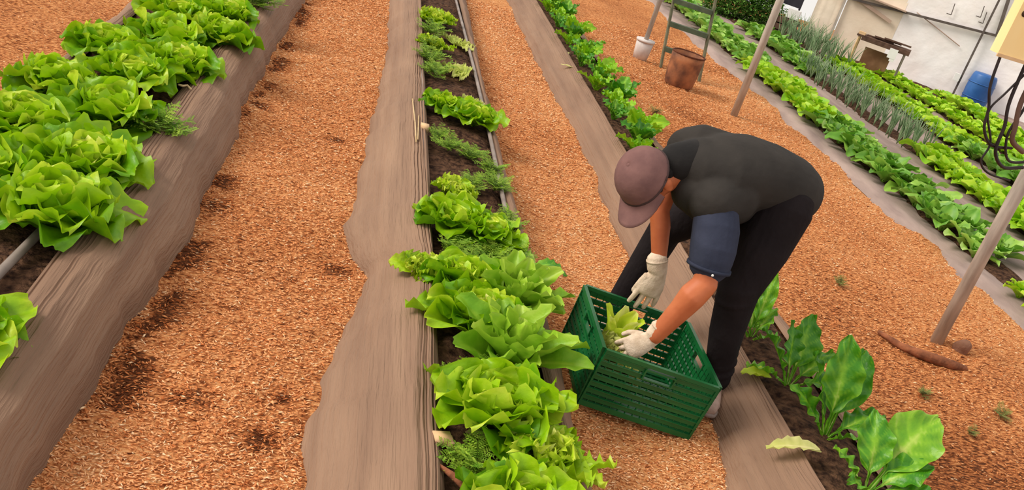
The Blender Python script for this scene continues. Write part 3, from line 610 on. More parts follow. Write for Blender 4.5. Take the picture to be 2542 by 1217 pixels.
# ladder leaning away
ld = empty('ladder'); tag(ld, 'weathered wooden ladder with flat greenish steps behind the rusty tub', 'ladder')
def ladpt(u, h): return Vector((3.235 + u * .42 - h * .12, 10.04 - .12 * u + h * .16, h * 1.0))
for u in (0, 1):
    mb = MB(); mb.bar(ladpt(u, 0 + (.01 if u == 0 else .0)), ladpt(u, 2.2), .022, .045, (0, 1, 0)); mb.build('rail', M['ladder'], ld, smooth=False)
for h in (.21, .47, .71, .97, 1.25, 1.55):
    mb = MB(); mb.bar(ladpt(.02, h), ladpt(.98, h), .07, .05, (0, 0, 1)); mb.build('step', M['rung'], ld, smooth=False)
# beam holding the ladder top
# rusty tub
rt = empty('tub', (3.27, 9.42, 0)); tag(rt, 'rusty brown metal tub standing on the chips beside the ladder', 'tub')
mb = MB(); vs = []; n = 32
prof = [(.135, 0), (.15, .02), (.160, .12), (.168, .26), (.172, .33), (.158, .33), (.150, .2), (.145, .05), (.01, .04)]
for (r, z) in prof:
    for j in range(n): vs.append((r * math.cos(2 * math.pi * j / n), r * math.sin(2 * math.pi * j / n), z))
mb.add(vs, [(i * n + j, i * n + (j + 1) % n, (i + 1) * n + (j + 1) % n, (i + 1) * n + j) for i in range(len(prof) - 1) for j in range(n)]); mb.build('tub_body', M['rust'], rt)
mb = MB(); pts = [(.168 * math.cos(a / 24 * 2 * math.pi), .168 * math.sin(a / 24 * 2 * math.pi), .333) for a in range(25)]; mb.tube(pts, .009, n=8, cap=False); mb.build('rim', M['rustdark'], rt)

# ------------------------------------------------------------------ electrical box with cables on the near post
bx = empty('control_box', (3.20, 4.40, 1.63)); tag(bx, 'pale yellow wooden box with two dark holes at the top right corner, cables hanging below', 'box')
mb = MB(); mb.box((0.03, -.03, .19), (.27, .035, .24)); mb.build('box_body', M['yellow'], bx, smooth=False)
mb = MB(); mb.box((0.03, -.066, -.055), (.272, .004, .008)); mb.build('lower_edge', M['palewood'], bx, smooth=False)
for hx, hz in ((-.205, .155), (-.115, .16), (-.16, .36)):
    mb = MB(); mb.tube([(hx, -.068, hz), (hx, -.060, hz)], .016, n=14, ref=(0, 0, 1), cap=False); mb.build('hole', M['hole'], bx)
def cable(pts, r, m, lb):
    # catmull-rom
    P = [Vector(p) for p in pts]; P = [P[0] * 2 - P[1]] + P + [P[-1] * 2 - P[-2]]; o = []
    for i in range(1, len(P) - 2):
        for k in range(8):
            t = k / 8; a, b, c, d = P[i - 1:i + 3]
            o.append(.5 * ((2 * b) + (c - a) * t + (2 * a - 5 * b + 4 * c - d) * t * t + (3 * b - a - 3 * c + d) * t ** 3))
    o.append(P[-2]); mb = MB(); mb.tube(o, r, n=8, cap=True, ref=(.1, 1, .2)); return tag(mb.build('cable', m), lb, 'cable', 'cables hanging from the yellow box')
# wires: x along box, hanging from z 1.5
cable([(3.0, 4.37, 1.60), (3.02, 4.36, 1.43), (3.07, 4.36, 1.32), (3.10, 4.36, 1.22), (3.18, 4.36, 1.15), (3.30, 4.37, 1.16)], .0075, M['cable'], 'black cable looping out to the left below the yellow box')
cable([(3.14, 4.36, 1.60), (3.155, 4.355, 1.38), (3.19, 4.35, 1.26), (3.21, 4.35, 1.13), (3.30, 4.36, 1.06), (3.42, 4.38, 1.08)], .009, M['cable'], 'thick black cable hanging straight down from the yellow box')
cable([(3.2, 4.36, 1.60), (3.12, 4.36, 1.42), (3.08, 4.36, 1.3), (3.17, 4.36, 1.16), (3.17, 4.36, 1.06), (3.24, 4.36, 1.01), (3.38, 4.37, 1.0)], .0055, M['cable'], 'thin black cable with the lowest loop, beside the slanting post')
cable([(3.22, 4.36, 1.60), (3.21, 4.35, 1.4), (3.24, 4.34, 1.27), (3.27, 4.35, 1.2), (3.36, 4.36, 1.16)], .013, M['cablebrown'], 'thick brown cable bundle under the yellow box at the photo edge')
cable([(3.26, 4.36, 1.60), (3.25, 4.36, 1.36), (3.23, 4.35, 1.22), (3.31, 4.36, 1.10), (3.45, 4.38, 1.12)], .007, M['cable'], 'black cable at the right edge crossing the brown bundle')

# ------------------------------------------------------------------ back wall
A = Vector((7.0, 15.25, 0)); B = Vector((12.0, 12.3, 0)); wd = (B - A).normalized(); wn = Vector((wd.y, -wd.x, 0))  # wn faces the camera
RW = Matrix((wd, -wn, Vector((0, 0, 1)))).transposed()
def wp(u, z, off=0): return A + wd * u + wn * off + Vector((0, 0, z))
def wallpiece(name, u0, u1, z0, z1, m, off, corr=0, parent=None, wob=.012, seed=1):
    nu = max(4, int((u1 - u0) / .04)); nz = max(4, int((z1 - z0) / .1)); U, V = np.meshgrid(np.linspace(u0, u1, nu), np.linspace(z0, z1, nz))
    D = off + wob * (fbm(U * 2.2, V * 1.6, seed, 3) - .44) * 2 + (corr * np.sin(U * 55) if corr else 0)
    Xw = A.x + wd.x * U + wn.x * D; Yw = A.y + wd.y * U + wn.y * D
    return link(name, grid_mesh(name, Xw, Yw, V), m, parent)
tag(wallpiece('wall_back', .45, 1.32, -.02, 2.8, M['wallb'], 0, seed=3), kind='structure')
tag(wallpiece('wall_right', 1.30, 5.6, -.02, 2.8, M['wallw'], .005, seed=5, wob=.02), kind='structure')
o = wallpiece('plastic_curtain', .02, .40, 0.02, 2.8, M['wallb'], .0, corr=.012); tag(o, 'pleated beige plastic curtain strip left of the beige tarp wall', 'curtain')
mb = MB(); mb.bar(wp(.42, 0, .04), wp(.42, 2.6, .04), .035, .035, wn); tag(mb.build('wall_post', M['steel'], smooth=False), 'grey post between the pleated curtain and the smooth beige tarp', 'post')
mb = MB(); mb.bar(wp(.15, 1.08, .05), wp(1.35, 1.02, .05), .16, .02, (0, 0, 1)); mb.bar(wp(.55, .98, .05), wp(1.2, .80, .05), .02, .05, (0, 0, 1)); tag(mb.build('tarp_flap', M['wallbr'], smooth=False), 'brown folded flap along the top of the beige tarp wall', 'tarp')
mb = MB(); mb.bar(wp(.5, .94, .06), wp(2.78, 1.125, .06), .035, .035, wn); tag(mb.build('rail', M['dark'], smooth=False), 'dark horizontal rail fixed across the white wall', 'rail')
mb = MB(); mb.bar(wp(2.5, 0.02, .09), wp(2.5, 2.6, .09), .03, .03, wn); tag(mb.build('wall_post', M['dark'], smooth=False), 'dark thin post in front of the white wall, with a white box on it', 'post')
mb = MB(); mb.bar(wp(2.70, 1.10, .06), wp(2.58, 1.9, .06), .05, .03, wn); tag(mb.build('wall_brace', M['dark'], smooth=False), 'dark brace above the end of the rail beside the yellow box', 'brace')
def bracket(u, z, s, lb, cat='box'):
    mb = MB(); mb.box(wp(u, z, .13), (s * .8, .03, s), RW); mb.box(wp(u + .01, z - s * .9, .13), (s * .5, .028, s * .3), RW); return tag(mb.build('white_box', M['white'], smooth=False), lb, cat)
bracket(2.44, .37, .055, 'small white box on the dark thin post at the white wall')
def arc(pts, r, m, lb, cat='cord', g=None, name='cord'): 
    mb = MB(); mb.tube(pts, r, n=6, ref=(.2, .9, .3)); return tag(mb.build(name, m), lb, cat, g)
arc([wp(1.5, 1.06, .04), wp(1.9, .93, .04), wp(2.28, .80, .04)], .007, M['wallbr'], 'thin slack cord slanting down across the white wall')
for q, (u, z) in enumerate(((1.95, 1.22), (2.35, 1.32), (2.42, 1.25))):
    mb = MB(); mb.bar(wp(u, z + .14, .05), wp(u + .02, z - .03, .05), .012, .012, wn); mb.bar(wp(u + .02, z - .03, .05), wp(u - .05, z - .03, .05), .012, .012, wn); tag(mb.build('hook', M['dark'], smooth=False), 'small dark hook above the rail on the white wall, %s' % ('leftmost of three', 'topmost of three', 'lowest of three')[q], 'hook', 'hooks above the rail')
# blue barrel
bb = empty('barrel', (9.32, 13.66, 0)); tag(bb, 'blue plastic barrel standing at the white wall behind the vegetable rows', 'barrel')
mb = MB(); n = 28; prof = [(.01, .0), (.17, .0), (.185, .03), (.195, .18), (.20, .30), (.195, .42), (.18, .52), (.165, .55), (.01, .56)]; vs = []
for (r, z) in prof:
    for j in range(n): vs.append((r * math.cos(2 * math.pi * j / n), r * math.sin(2 * math.pi * j / n), z))
mb.add(vs, [(i * n + j, i * n + (j + 1) % n, (i + 1) * n + (j + 1) % n, (i + 1) * n + j) for i in range(len(prof) - 1) for j in range(n)]); mb.build('barrel_body', M['blue'], bb)
for z in (.18, .40):
    mb = MB(); mb.tube([(.198 * math.cos(a / 24 * 2 * math.pi), .198 * math.sin(a / 24 * 2 * math.pi), z) for a in range(25)], .008, n=6, cap=False); mb.build('hoop', M['blue'], bb)
# small table
tb = empty('work_table', (7.3, 13.9, 0)); tag(tb, 'small rough wooden work table with thin pale legs before the beige wall', 'table')
def tv(u, v, z): return wd * u - wn * (-v) * 1 + Vector((0, 0, z))
mb = MB(); mb.box(tv(.32, 0, .56), (.40, .17, .015), RW); mb.build('tabletop', M['darkwood'], tb, smooth=False)
mb = MB(); mb.box(tv(.36, .175, .525), (.36, .012, .02), RW); mb.build('apron', M['darkwood'], tb, smooth=False)
for u, v in ((-.04, .15), (-.04, -.15), (.66, .15), (.66, -.15)):
    mb = MB(); mb.bar(tv(u, v, 0), tv(u, v, .55), .025, .025, (1, 0, 0)); mb.build('leg', M['palewood'] if u < 0 else M['pipe'], tb, smooth=False)
mb = MB(); mb.box(Vector((7.3, 13.9, .595)) + tv(-.02, .10, 0), (.05, .04, .02), RW); tag(mb.build('board_offcut', M['palewood'], smooth=False), 'pale board offcut on the left end of the small table', 'board')
for q, (u, v, rot) in enumerate(((.25, -.02, .1), (.36, .0, .25), (.5, .05, .0))):
    mb = MB(); mb.box(Vector((7.3, 13.9, .585 + .022 * q)) + tv(u, v, 0), (.20, .035, .010), RW @ Matrix.Rotation(rot, 3, 'Z')); tag(mb.build('plank', M['darkwood'], smooth=False), 'dark plank on the small table, %s of the stack' % ('lowest', 'middle', 'topmost')[q], 'plank', 'planks on the small table')
mb = MB(); mb.box(Vector((7.3, 13.9, 0)) + tv(.30, .02, .22), (.20, .012, .20), RW); tag(mb.build('brown_board', M['brown'], smooth=False), 'brown board standing on its edge under the small table', 'board')
mb = MB(); mb.box(Vector((7.3, 13.9, 0)) + tv(.50, .215, .47), (.06, .02, .07), RW); mb.box(Vector((7.3, 13.9, 0)) + tv(.52, .215, .39), (.035, .018, .03), RW); tag(mb.build('white_box', M['white'], smooth=False), 'small white box hanging at the front edge of the small table', 'box')
# left of the wall: bush, black panel, white box, brown crate
mb = MB(); rb = random.Random(4)
for i in range(5200):
    a = rb.uniform(0, 6.28); q = rb.uniform(0, 1) ** .5; z = rb.uniform(0, 1); sx = .85 * math.sqrt(max(.05, 1 - (z * .9) ** 2))
    x = math.cos(a) * q * sx; yy = math.sin(a) * q * sx * .5
    leaf(mb, rb.uniform(0, 6.3), rb.uniform(.06, .12), .020, rb.uniform(-.3, 1.2), rb.uniform(-.8, .6), base=(x, yy, z * .62), nu=3, nv=3, rib=0, ruf=0, rr=rb)
o = mb.build('bush', M['bush']); o.location = (6.12, 15.75, 0); o.scale = (.95, .9, 1.0); tag(o, 'dense green bush beyond the far end of the rows, next to the black panel', 'bush')
o2 = o.copy(); COL.objects.link(o2); o2.location = (4.9, 17.0, 0); o2.rotation_euler = (0, 0, 2.4); o2.scale = (.9, .9, .8); tag(o2, 'lighter low bush at the far end of the rows, behind the top of the ladder', 'bush')
tag(o, group='bushes beyond the rows'); tag(o2, group='bushes beyond the rows')
RP = Matrix.Rotation(math.atan2(wd.y, wd.x), 3, 'Z')
mb = MB(); mb.box((6.72, 15.75, .86), (.28, .02, .34), RP); mb.box((6.72, 15.76, .52), (.27, .03, .014), RP); mb.box((6.50, 15.86, .27), (.012, .012, .27)); mb.box((6.94, 15.60, .27), (.012, .012, .27)); tag(mb.build('black_panel', M['black'], smooth=False), 'black panel on thin legs between the bush and the pleated curtain', 'panel')
mb = MB(); mb.box((6.80, 15.42, .42), (.10, .07, .07), RP); mb.box((6.80, 15.42, .355), (.105, .075, .012), RP); tag(mb.build('white_crate', M['white'], smooth=False), 'white box standing on the brown crate beside the pleated curtain', 'box')
bc = empty('brown_crate', (6.76, 15.42, 0)); tag(bc, 'brown wooden crate on the ground beside the pleated curtain', 'crate')
for k in range(3):
    mb = MB(); mb.box((0, 0, .06 + .11 * k), (.17, .12, .045), RP); mb.build('slat_course', M['darkwood'], bc, smooth=False)

# ------------------------------------------------------------------ green harvest crate
P0 = Vector((1.10, 2.975, .055)); cu = Vector((.47, -.012, -.055)); cv = Vector((-.01, .50, .0))
CW, CDp, CHh = cu.length, cv.length, .255
u_ = cu.normalized(); w_ = u_.cross(cv).normalized(); v_ = w_.cross(u_)
cr = empty('plastic_crate', P0); cr.rotation_euler = Matrix((u_, v_, w_)).transposed().to_euler(); tag(cr, 'green slatted plastic harvest crate tilted on the chips in front of the person', 'crate')
def wall_panel(L, name, o, ax, inward):
    """o: local corner, ax: local axis along the panel, inward: local normal"""
    ax = Vector(ax); inn = Vector(inward); mb = MB(); up = Vector((0, 0, 1))
    lean = lambda z: -inn * (z * .035)       # walls flare a little
    def slab(a, z0, b, z1, t0, t1):
        vs = []
        for (s, z) in ((a, z0), (b, z0), (b, z1), (a, z1)):
            for t in (t0, t1): vs.append(Vector(o) + ax * s + up * z + lean(z) + inn * t)
        mb.add(vs, [(0, 2, 4, 6), (1, 7, 5, 3), (0, 1, 3, 2), (2, 3, 5, 4), (4, 5, 7, 6), (6, 7, 1, 0)])
    H = CHh; hx0, hx1, hz0, hz1 = L / 2 - .058, L / 2 + .058, H - .062, H - .028
    slab(0, 0, L, .022, -.004, .006)
    slab(0, H - .016, L, H, -.006, .010)
    nslat = 7; zz0 = .022; dz = (H - .016 - zz0) / nslat
    for i in range(nslat):
        z0 = zz0 + i * dz + dz * .26; z1 = zz0 + (i + 1) * dz
        if z1 > hz0 - .001:
            slab(0, z0, hx0, z1, 0, .005); slab(hx1, z0, L, z1, 0, .005)
        else: slab(0, z0, L, z1, 0, .005)
        # proud rib along slat
        if z1 > hz0 - .001:
            slab(0, z1 - .004, hx0, z1 - .001, -.006, 0); slab(hx1, z1 - .004, L, z1 - .001, -.006, 0)
        else: slab(0, z1 - .004, L, z1 - .001, -.006, 0)
    nr = int(L / .03)
    for i in range(nr + 1):
        s = i * L / nr; e = .016 if i in (0, nr) else .0035
        if hx0 + .002 < s < hx1 - .002: slab(s - e / 2, 0, s + e / 2, hz0 - .006, .0005, .007)
        else: slab(max(0, s - e / 2), 0, min(L, s + e / 2), H - .002, .0005 if e < .01 else -.005, .007)
    pnl = mb.build(name, M['crate'], cr, smooth=False)
    mb = MB()
    def slab2(a, z0, b, z1):
        vs = []
        for (s, z) in ((a, z0), (b, z0), (b, z1), (a, z1)):
            for t in (-.009, .009): vs.append(Vector(o) + ax * s + up * z + lean(z) + inn * t)
        mb.add(vs, [(0, 2, 4, 6), (1, 7, 5, 3), (0, 1, 3, 2), (2, 3, 5, 4), (4, 5, 7, 6), (6, 7, 1, 0)])
    slab2(hx0 - .006, hz0 - .006, hx1 + .006, hz0); slab2(hx0 - .006, hz1, hx1 + .006, hz1 + .006); slab2(hx0 - .006, hz0, hx0, hz1); slab2(hx1, hz0, hx1 + .006, hz1)
    mb.build('handle_frame', M['crate'], pnl, smooth=False)
wall_panel(CW, 'side_panel', (0, 0, 0), (1, 0, 0), (0, 1, 0)); wall_panel(CW, 'side_panel', (0, CDp, 0), (1, 0, 0), (0, -1, 0))
wall_panel(CDp, 'side_panel', (0, 0, 0), (0, 1, 0), (1, 0, 0)); wall_panel(CDp, 'side_panel', (CW, 0, 0), (0, 1, 0), (-1, 0, 0))
mb = MB()
for i in range(15): mb.box((CW / 2, .02 + i * (CDp - .04) / 14, .008), (CW / 2, .009, .004))
for i in range(9): mb.box((.02 + i * (CW - .04) / 8, CDp / 2, .004), (.004, CDp / 2, .004))
mb.build('base', M['crate'], cr, smooth=False)
# harvested lettuces in the crate, leaning on the left wall
CM = cr.rotation_euler.to_matrix()
def cl(x, y, z): return P0 + CM @ Vector((x, y, z))
fz = stops(mat('frisee_leaf', (0, 0, 0), scale=18, rough=.5, bump=.5, bscale=40, spec=.35, attr=.42, transl=.25, bd=.008), [(.1, (118, 138, 44)), (.5, (164, 172, 74)), (.9, (204, 206, 120)), (1.1, (226, 222, 158))])
hf = lettuce_mesh(91, 'frilly', 34); hf.materials.append(fz)
o = link('lettuce', hf); o.location = cl(.105, .16, .10); o.rotation_euler = (.5, .35, 1); o.scale = (.72, .72, .85); tag(o, 'pale yellow-green frilly lettuce head lying in the green crate beside the glove', 'lettuce', 'harvested lettuces in the crate')
mb = MB(); r4 = random.Random(8)
for i in range(7): leaf(mb, i * .9, .20, .055, 1.2 + .2 * r4.random(), .7 + r4.random() * .7, cup=.3, ruf=.006, nr=2, t0=.45, t1=.5 + r4.uniform(-.1, .25), rib=.3, nu=12, nv=9, rr=r4, sh=.7)
me = mb.mesh('leaves'); me.materials.append(M['lettuce']); o = link('lettuce', me); o.location = cl(.14, .33, .085); o.rotation_euler = (.1, .2, 0); tag(o, 'upright bright green lettuce leaves at the back left of the crate', 'lettuce', 'harvested lettuces in the crate')

# ------------------------------------------------------------------ the person
pr = empty('person', (1.62, 3.42, 0)); tag(pr, 'person bending over the green crate, dark vest, navy sleeves, mauve cap, knit gloves', 'person')
inv = Vector((1.62, 3.42, 0))
def pl(*pts): return [Vector(p) - inv for p in pts]
def pbuild(mb, name, m, voxel, smooth=2, parent=None):
    o = link(name, remesh(mb, voxel, smooth, name), m, parent or pr); return o
hipN, hipF, pel = (1.70, 3.31, .90), (1.70, 3.53, .94), (1.71, 3.42, .94)
kneeN, ankN = (1.655, 3.24, .53), (1.74, 3.29, .13)
kneeF, ankF = (1.45, 3.66, .56), (1.40, 3.72, .10)
shN, shF = (1.40, 3.17, .86), (1.33, 3.52, .97)
chest = (1.44, 3.36, .955); waist = (1.60, 3.40, .965); neck = (1.31, 3.34, .955)
elN, wrN = (1.425, 3.05, .61), (1.325, 3.06, .355)
elF, wrF = (1.315, 3.46, .70), (1.374, 3.40, .49)
# head frame
camX, camYv, camB = cX, cY, -cF
def cv3(a, b, c): return (camX * a + camYv * b + camB * c)
hu = cv3(-.60, .35, .70).normalized(); hf_ = cv3(-.37, -.90, .13); hf_ = (hf_ - hu * hf_.dot(hu)).normalized(); hl = hu.cross(hf_).normalized()
HR = Matrix((hl, hf_, hu)).transposed()
HC = Vector((1.145, 3.25, .875)) - inv
def hp(l, f, u): return HC + hl * l + hf_ * f + hu * u
# skin body: head, neck, torso core, arms, legs in one surface
mb = MB()
mb.ell(hp(0, -.005, .02), (.074, .095, .095), HR); mb.ell(hp(0, .035, -.045), (.055, .058, .065), HR)          # skull and jaw
mb.ell(hp(0, .068, -.085), (.026, .02, .018), HR); mb.tube([hp(0, .09, .0), hp(0, .112, -.028), hp(0, .10, -.042)], [.009, .015, .012], n=8)   # chin, nose
mb.ell(hp(0, .09, -.062), (.022, .010, .006), HR, 10, 6); mb.ell(hp(0, .088, -.072), (.02, .011, .006), HR, 10, 6)                           # lips
for s in (-1, 1):
    mb.ell(hp(.080 * s, -.004, -.026), (.010, .020, .034), HR, 12, 8); mb.ell(hp(.088 * s, -.012, -.016), (.007, .016, .022), HR, 12, 8)      # ears
    mb.ell(hp(.032 * s, .085, .012), (.02, .01, .006), HR, 10, 6)                                                                             # brow
mb.tube([hp(0, -.02, -.06), (Vector(hp(0, -.03, -.08)) + (Vector(neck) - inv)) / 2, Vector(neck) - inv, Vector(chest) - inv], [.056, .056, .062, .10], n=16)
mb.tube(pl(chest, waist, pel), [(.14, .095), (.125, .09), (.14, .10)], n=20, ref=(0, 0, 1))
mb.tube(pl(shN, ((shN[0] + elN[0]) / 2, 3.10, .745), elN), [.052, .050, .045], n=14)
mb.tube(pl(elN, ((elN[0] * .7 + wrN[0] * .3), 3.045, .555), ((elN[0] + wrN[0]) / 2, 3.05, .49), wrN), [.047, .052, .044, .032], n=14)
mb.tube(pl(chest, shN), [.07, .055], n=14); mb.tube(pl(chest, shF), [.07, .055], n=14)
mb.tube(pl(shF, elF), [.05, .038], n=14); mb.tube(pl(elF, ((elF[0] * .65 + wrF[0] * .35), 3.445, .645), wrF), [.040, .041, .028], n=14)
mb.tube(pl(hipN, kneeN, ankN), [.075, .05, .034], n=14); mb.tube(pl(hipF, kneeF, ankF), [.075, .05, .034], n=14)
mb.tube(pl(pel, hipN), [.10, .08], n=14); mb.tube(pl(pel, hipF), [.10, .08], n=14)
pbuild(mb, 'body', M['skin'], .006, 2)
# eyes
mb = MB(); mb.ell(hp(0, .098, -.067), (.021, .003, .0022), HR, 10, 6); mb.build('mouth', M['capdark'], pr)
for s in (-1, 1):
    mb = MB(); mb.ell(hp(.031 * s, .083, -.004), (.012, .008, .007), HR, 12, 8); mb.build('eye', M['hair'], pr)
# hair at the nape and temples
mb = MB(); mb.ell(hp(0, -.024, .022), (.081, .086, .078), HR); mb.ell(hp(0, -.065, -.05), (.066, .050, .055), HR); mb.ell(hp(0, -.085, -.085), (.058, .035, .05), HR); mb.ell(hp(.066, .022, .008), (.014, .016, .030), HR); mb.ell(hp(-.066, .022, .008), (.014, .016, .030), HR)
pbuild(mb, 'hair', M['hair'], .005, 1)
# cap: crown, brim, band, button, strap
capn = empty('cap', HC); capn.parent = pr
def hq(l, f, u): return hl * l + hf_ * f + hu * u
mb = MB(); vs = []; fs = []; n = 36; K = 12
for i in range(K + 1):
    th = math.pi / 2 * i / K
    for j in range(n):
        a = 2 * math.pi * j / n; seam = 1 - .012 * (abs(math.sin(3 * a)) < .12)
        rl, rf = .098 * seam, .112 * seam; c = math.cos(th) ** .8 if i < K else 0.02
        vs.append(hq(rl * c * math.cos(a), rf * c * math.sin(a) - .005, .022 + .108 * math.sin(th)))
for i in range(K):
    for j in range(n): fs.append((i * n + j, i * n + (j + 1) % n, (i + 1) * n + (j + 1) % n, (i + 1) * n + j))
mb.add(vs, fs); o = mb.build('crown', M['cap'], capn)
sm = o.modifiers.new('s', 'SOLIDIFY'); sm.thickness = .003
mb = MB(); pts = [hq(.099 * math.cos(a * math.pi / 18), .113 * math.sin(a * math.pi / 18) - .005, .024) for a in range(37)]; mb.tube(pts, .0055, n=8, cap=False, ref=tuple(hu)); mb.build('sweatband', M['capdark'], capn)
mb = MB(); vs = []; fs = []; nj = 17; ni = 8
for side in (0, 1):
    for i in range(ni):
        t = i / (ni - 1)
        for j in range(nj):
            a = math.radians(25 + 130 * j / (nj - 1)); q = (j / (nj - 1)) * 2 - 1; ext = .085 * t * max(0, 1 - abs(q) ** 2.6) ** .55
            vs.append(hq(.098 * math.cos(a) * (1 + .02 * t), .112 * math.sin(a) - .005 + ext, .024 - .028 * q * q * t - .012 * t - .003 * side))
for i in range(ni - 1):
    for j in range(nj - 1):
        a = i * nj + j; fs.append((a, a + nj, a + nj + 1, a + 1)); b = ni * nj + a; fs.append((b, b + 1, b + nj + 1, b + nj))
for j in range(nj - 1): a = (ni - 1) * nj + j; b = a + ni * nj; fs.append((a, b, b + 1, a + 1))
mb.add(vs, fs); mb.build('brim', M['cap'], capn)
mb = MB(); mb.ell(hq(0, -.005, .131), (.008, .008, .004), HR, 10, 6); mb.build('button', M['cap'], capn)
# vest
mb = MB()
mb.tube(pl((1.355, 3.34, .955), (1.42, 3.35, .955), (1.53, 3.37, .965), (1.64, 3.40, .955), (1.755, 3.43, .925)), [(.150, .105), (.195, .135), (.190, .145), (.182, .140), (.175, .140)], n=28, ref=(-.15, .12, 1))
mb.tube(pl((1.47, 3.26, .90), (1.40, 3.20, .875)), [.12, .096], n=18); mb.tube(pl((1.46, 3.44, .975), (1.37, 3.48, .985), (1.345, 3.50, .965)), [.11, .095, .085], n=18)
mb.tube(pl((1.50, 3.33, .88), (1.40, 3.31, .86), (1.35, 3.29, .87)), [.13, .115, .09], n=18)
mb.tube(pl((1.42, 3.345, .965), (1.33, 3.335, .975), (1.285, 3.325, .965)), [.115, .088, .072], n=18)
vest = pbuild(mb, 'vest', M['vest'], .007, 14)

col_ = MB(); P_ = pl((1.345, 3.34, .972), (1.255, 3.312, .956)); col_.tube([P_[0], P_[0].lerp(P_[1], .5), P_[1]], [.088, .082, .074], n=26, cap=True); pbuild(col_, 'collar', M['collar'], .005, 2, vest)
# navy shirt sleeves and collar
mb = MB(); mb.tube(pl((1.42, 3.19, .845), (1.425, 3.14, .79), (1.428, 3.105, .725), (1.43, 3.09, .685)), [(.082, .082), (.088, .084), (.086, .084), (.080, .080)], n=22, ref=(0, 1, .2))
sl = pbuild(mb, 'sleeve', M['shirt'], .005, 2)
mb = MB(); mb.tube(pl((1.43, 3.088, .672), (1.43, 3.086, .660)), [(.084, .084)] * 2, n=22, ref=(0, 1, .2), cap=False); mb.build('sleeve_hem', M['shirt'], sl)
mb = MB(); mb.ell(Vector((1.415, 2.998, .672)) - inv, (.005, .004, .005)); mb.build('button', M['white'], sl)
mb = MB(); mb.tube(pl((1.35, 3.51, .97), (1.33, 3.51, .87), (1.325, 3.495, .82)), [.078, .072, .064], n=18); pbuild(mb, 'sleeve', M['shirt'], .006, 2)
# trousers
mb = MB()
mb.tube(pl((1.69, 3.41, .93), (1.75, 3.42, .90)), [(.165, .12), (.165, .13)], n=24, ref=(0, 0, 1))
mb.ell(Vector((1.755, 3.35, .90)) - inv, (.10, .105, .13)); mb.ell(Vector((1.75, 3.50, .92)) - inv, (.10, .105, .13))
mb.tube(pl((1.72, 3.33, .88), (1.69, 3.28, .71), (1.655, 3.24, .53), (1.69, 3.26, .34), (1.735, 3.285, .17), (1.742, 3.288, .115)), [.130, .110, .082, .070, .058, .062], n=22, ref=(1, 0, 0))
mb.tube(pl((1.71, 3.50, .90), (1.58, 3.60, .73), (1.45, 3.665, .56), (1.43, 3.70, .36), (1.40, 3.72, .16), (1.395, 3.72, .10)), [.125, .105, .078, .070, .062, .064], n=22, ref=(1, 0, 0))
for (x, y, z, s) in ((1.657, 3.24, .555, .082), (1.66, 3.242, .50, .082), (1.732, 3.285, .19, .065), (1.738, 3.288, .145, .066), (1.722, 3.28, .23, .063)):
    mb.tube(pl((x - .003, y, z + .012), (x + .003, y, z - .002)), s + .002, n=20, ref=(1, 0, 0), cap=False)
pbuild(mb, 'trousers', M['trouser'], .007, 2)
# shoes
def shoe(ank, toe, zs):
    a = Vector(ank) - inv; t = Vector(toe) - inv; a.z = zs; t.z = zs; d = (t - a).normalized(); s = d.cross(Vector((0, 0, 1)))
    mb = MB(); mb.tube([a - d * .05 + Vector((0, 0, .045)), a + Vector((0, 0, .05)), a + d * .08 + Vector((0, 0, .042)), a + d * .15 + Vector((0, 0, .034)), a + d * .195 + Vector((0, 0, .028))], [(.034, .04), (.038, .045), (.042, .036), (.045, .027), (.034, .02)], n=18)
    mb.tube([a + Vector((0, 0, .05)), a + Vector((0, 0, .10))], [.044, .040], n=16, ref=(1, 0, 0))
    so = pbuild(mb, 'shoe', M['shoe'], .005, 2)
    m2 = MB(); m2.tube([a - d * .055 + Vector((0, 0, .012)), a + Vector((0, 0, .012)), a + d * .09 + Vector((0, 0, .012)), a + d * .16 + Vector((0, 0, .012)), a + d * .205 + Vector((0, 0, .013))], [(.036, .013), (.038, .013), (.046, .013), (.048, .013), (.036, .013)], n=18); m2.build('sole', M['sole'], so)
    for k in range(4):
        c = a + d * (.075 + .018 * k) + Vector((0, 0, .079 - .007 * k)); m3 = MB(); m3.tube([c - s * .02, c + Vector((0, 0, .004)), c + s * .02], .0028, n=6); m3.build('lace', M['lace'], so)
shoe((1.745, 3.295, 0), (1.665, 3.08, 0), .03)
shoe((1.395, 3.735, 0), (1.30, 3.56, 0), .0)
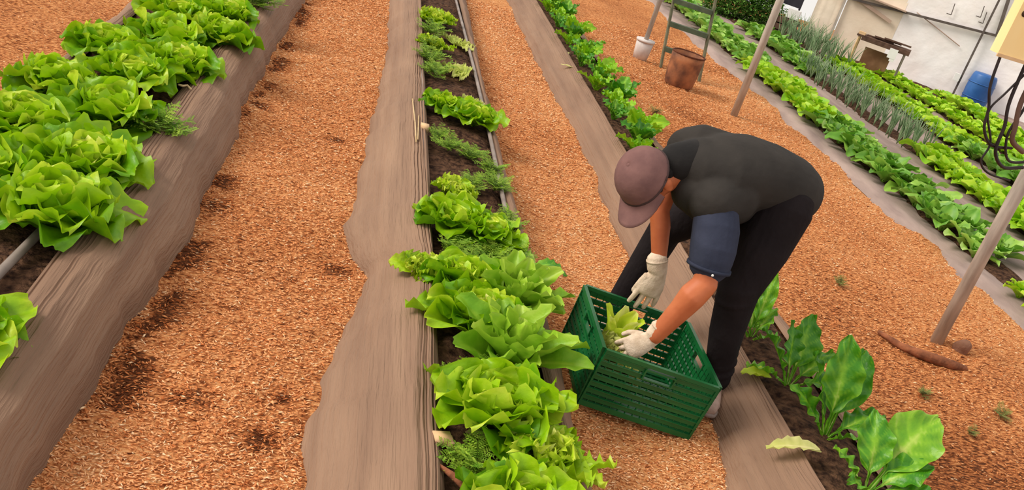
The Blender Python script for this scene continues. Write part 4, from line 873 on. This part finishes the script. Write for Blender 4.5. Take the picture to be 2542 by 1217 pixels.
# gloves: a palm and five fingers each
def glove(wr, mid, palmn, side, curls, Ls, spread, thumb, cuffdir, name='glove', sc=1.0):
    """wr wrist, mid direction of the fingers, palmn palm normal, side direction from little finger to index finger"""
    W_ = Vector(wr) - inv; d = Vector(mid).normalized(); nrm = Vector(palmn); nrm = (nrm - d * nrm.dot(d)).normalized(); sd_ = Vector(side); sd_ = (sd_ - d * sd_.dot(d) - nrm * sd_.dot(nrm)).normalized()
    mb = MB(); ref = tuple(nrm)
    cd_ = Vector(cuffdir).normalized()
    mb.tube([W_ + cd_ * .055, W_ + cd_ * .02, W_, W_ + d * .03, W_ + d * .06, W_ + d * .088], [(.036 * sc, .034 * sc), (.034 * sc, .032 * sc), (.031 * sc, .026 * sc), (.040 * sc, .021 * sc), (.045 * sc, .019 * sc), (.043 * sc, .015 * sc)], n=20, ref=ref)
    for i in range(4):   # index .. little
        off = (1.5 - i) * .0225 * sc; p = W_ + d * (.082 - .004 * abs(i - 1.2)) * 1.0 + sd_ * off; pts = [p - d * .02, p]; rr2 = [.0105 * sc, .0105 * sc]
        dirv = (d + sd_ * spread * (1.5 - i)).normalized(); ang = 0
        for k, fr in enumerate((.42, .32, .26)):
            ang += curls[i] * (0.5, 1.0, .8)[k]; v = dirv * math.cos(ang) + nrm * math.sin(ang); p = p + v * Ls[i] * fr; pts.append(p.copy()); rr2.append((.0098, .009, .0078)[k] * sc)
        mb.tube(pts, rr2, n=10, ref=ref)
    b = W_ + d * .025 + sd_ * .030 * sc; t1 = Vector(thumb).normalized(); mb.tube([b - sd_ * .012, b, b + t1 * .032, b + t1 * .052 + d * .006, b + t1 * .056 + d * .026 + nrm * .01], [.015 * sc, .0145 * sc, .012 * sc, .0105 * sc, .009 * sc], n=10, ref=ref)
    g = pbuild(mb, name, M['glove'], .0028, 2)
    m2 = MB(); m2.tube([W_ + cd_ * .052, W_ + cd_ * .060], [(.037 * sc, .035 * sc)] * 2, n=20, ref=ref, cap=False); m2.build('cuff', M['glove'], g)
    return g
# far (right) hand hangs down, back of the hand to the camera
down = Vector((.02, -.10, -1)).normalized()
glove((1.378, 3.395, .462), tuple(down + cX * -.16), tuple(-cF * -1 + Vector((-.2, .2, 0))), tuple(-cX), [.16, .12, .14, .22], [.078, .086, .080, .064], .10, tuple(-cX * .6 + down * .9 + cF * .2), (-.32, .15, .9), sc=1.2)
# near (left) hand reaches down-left over the crate wall and holds the lettuce
glove((1.315, 3.065, .335), (-.72, .12, -.72), (-.45, .45, -.75), (.15, .95, .1), [.45, .5, .55, .6], [.068, .075, .070, .056], .05, (-.55, .75, -.35), (.33, -.02, .95), sc=1.02)
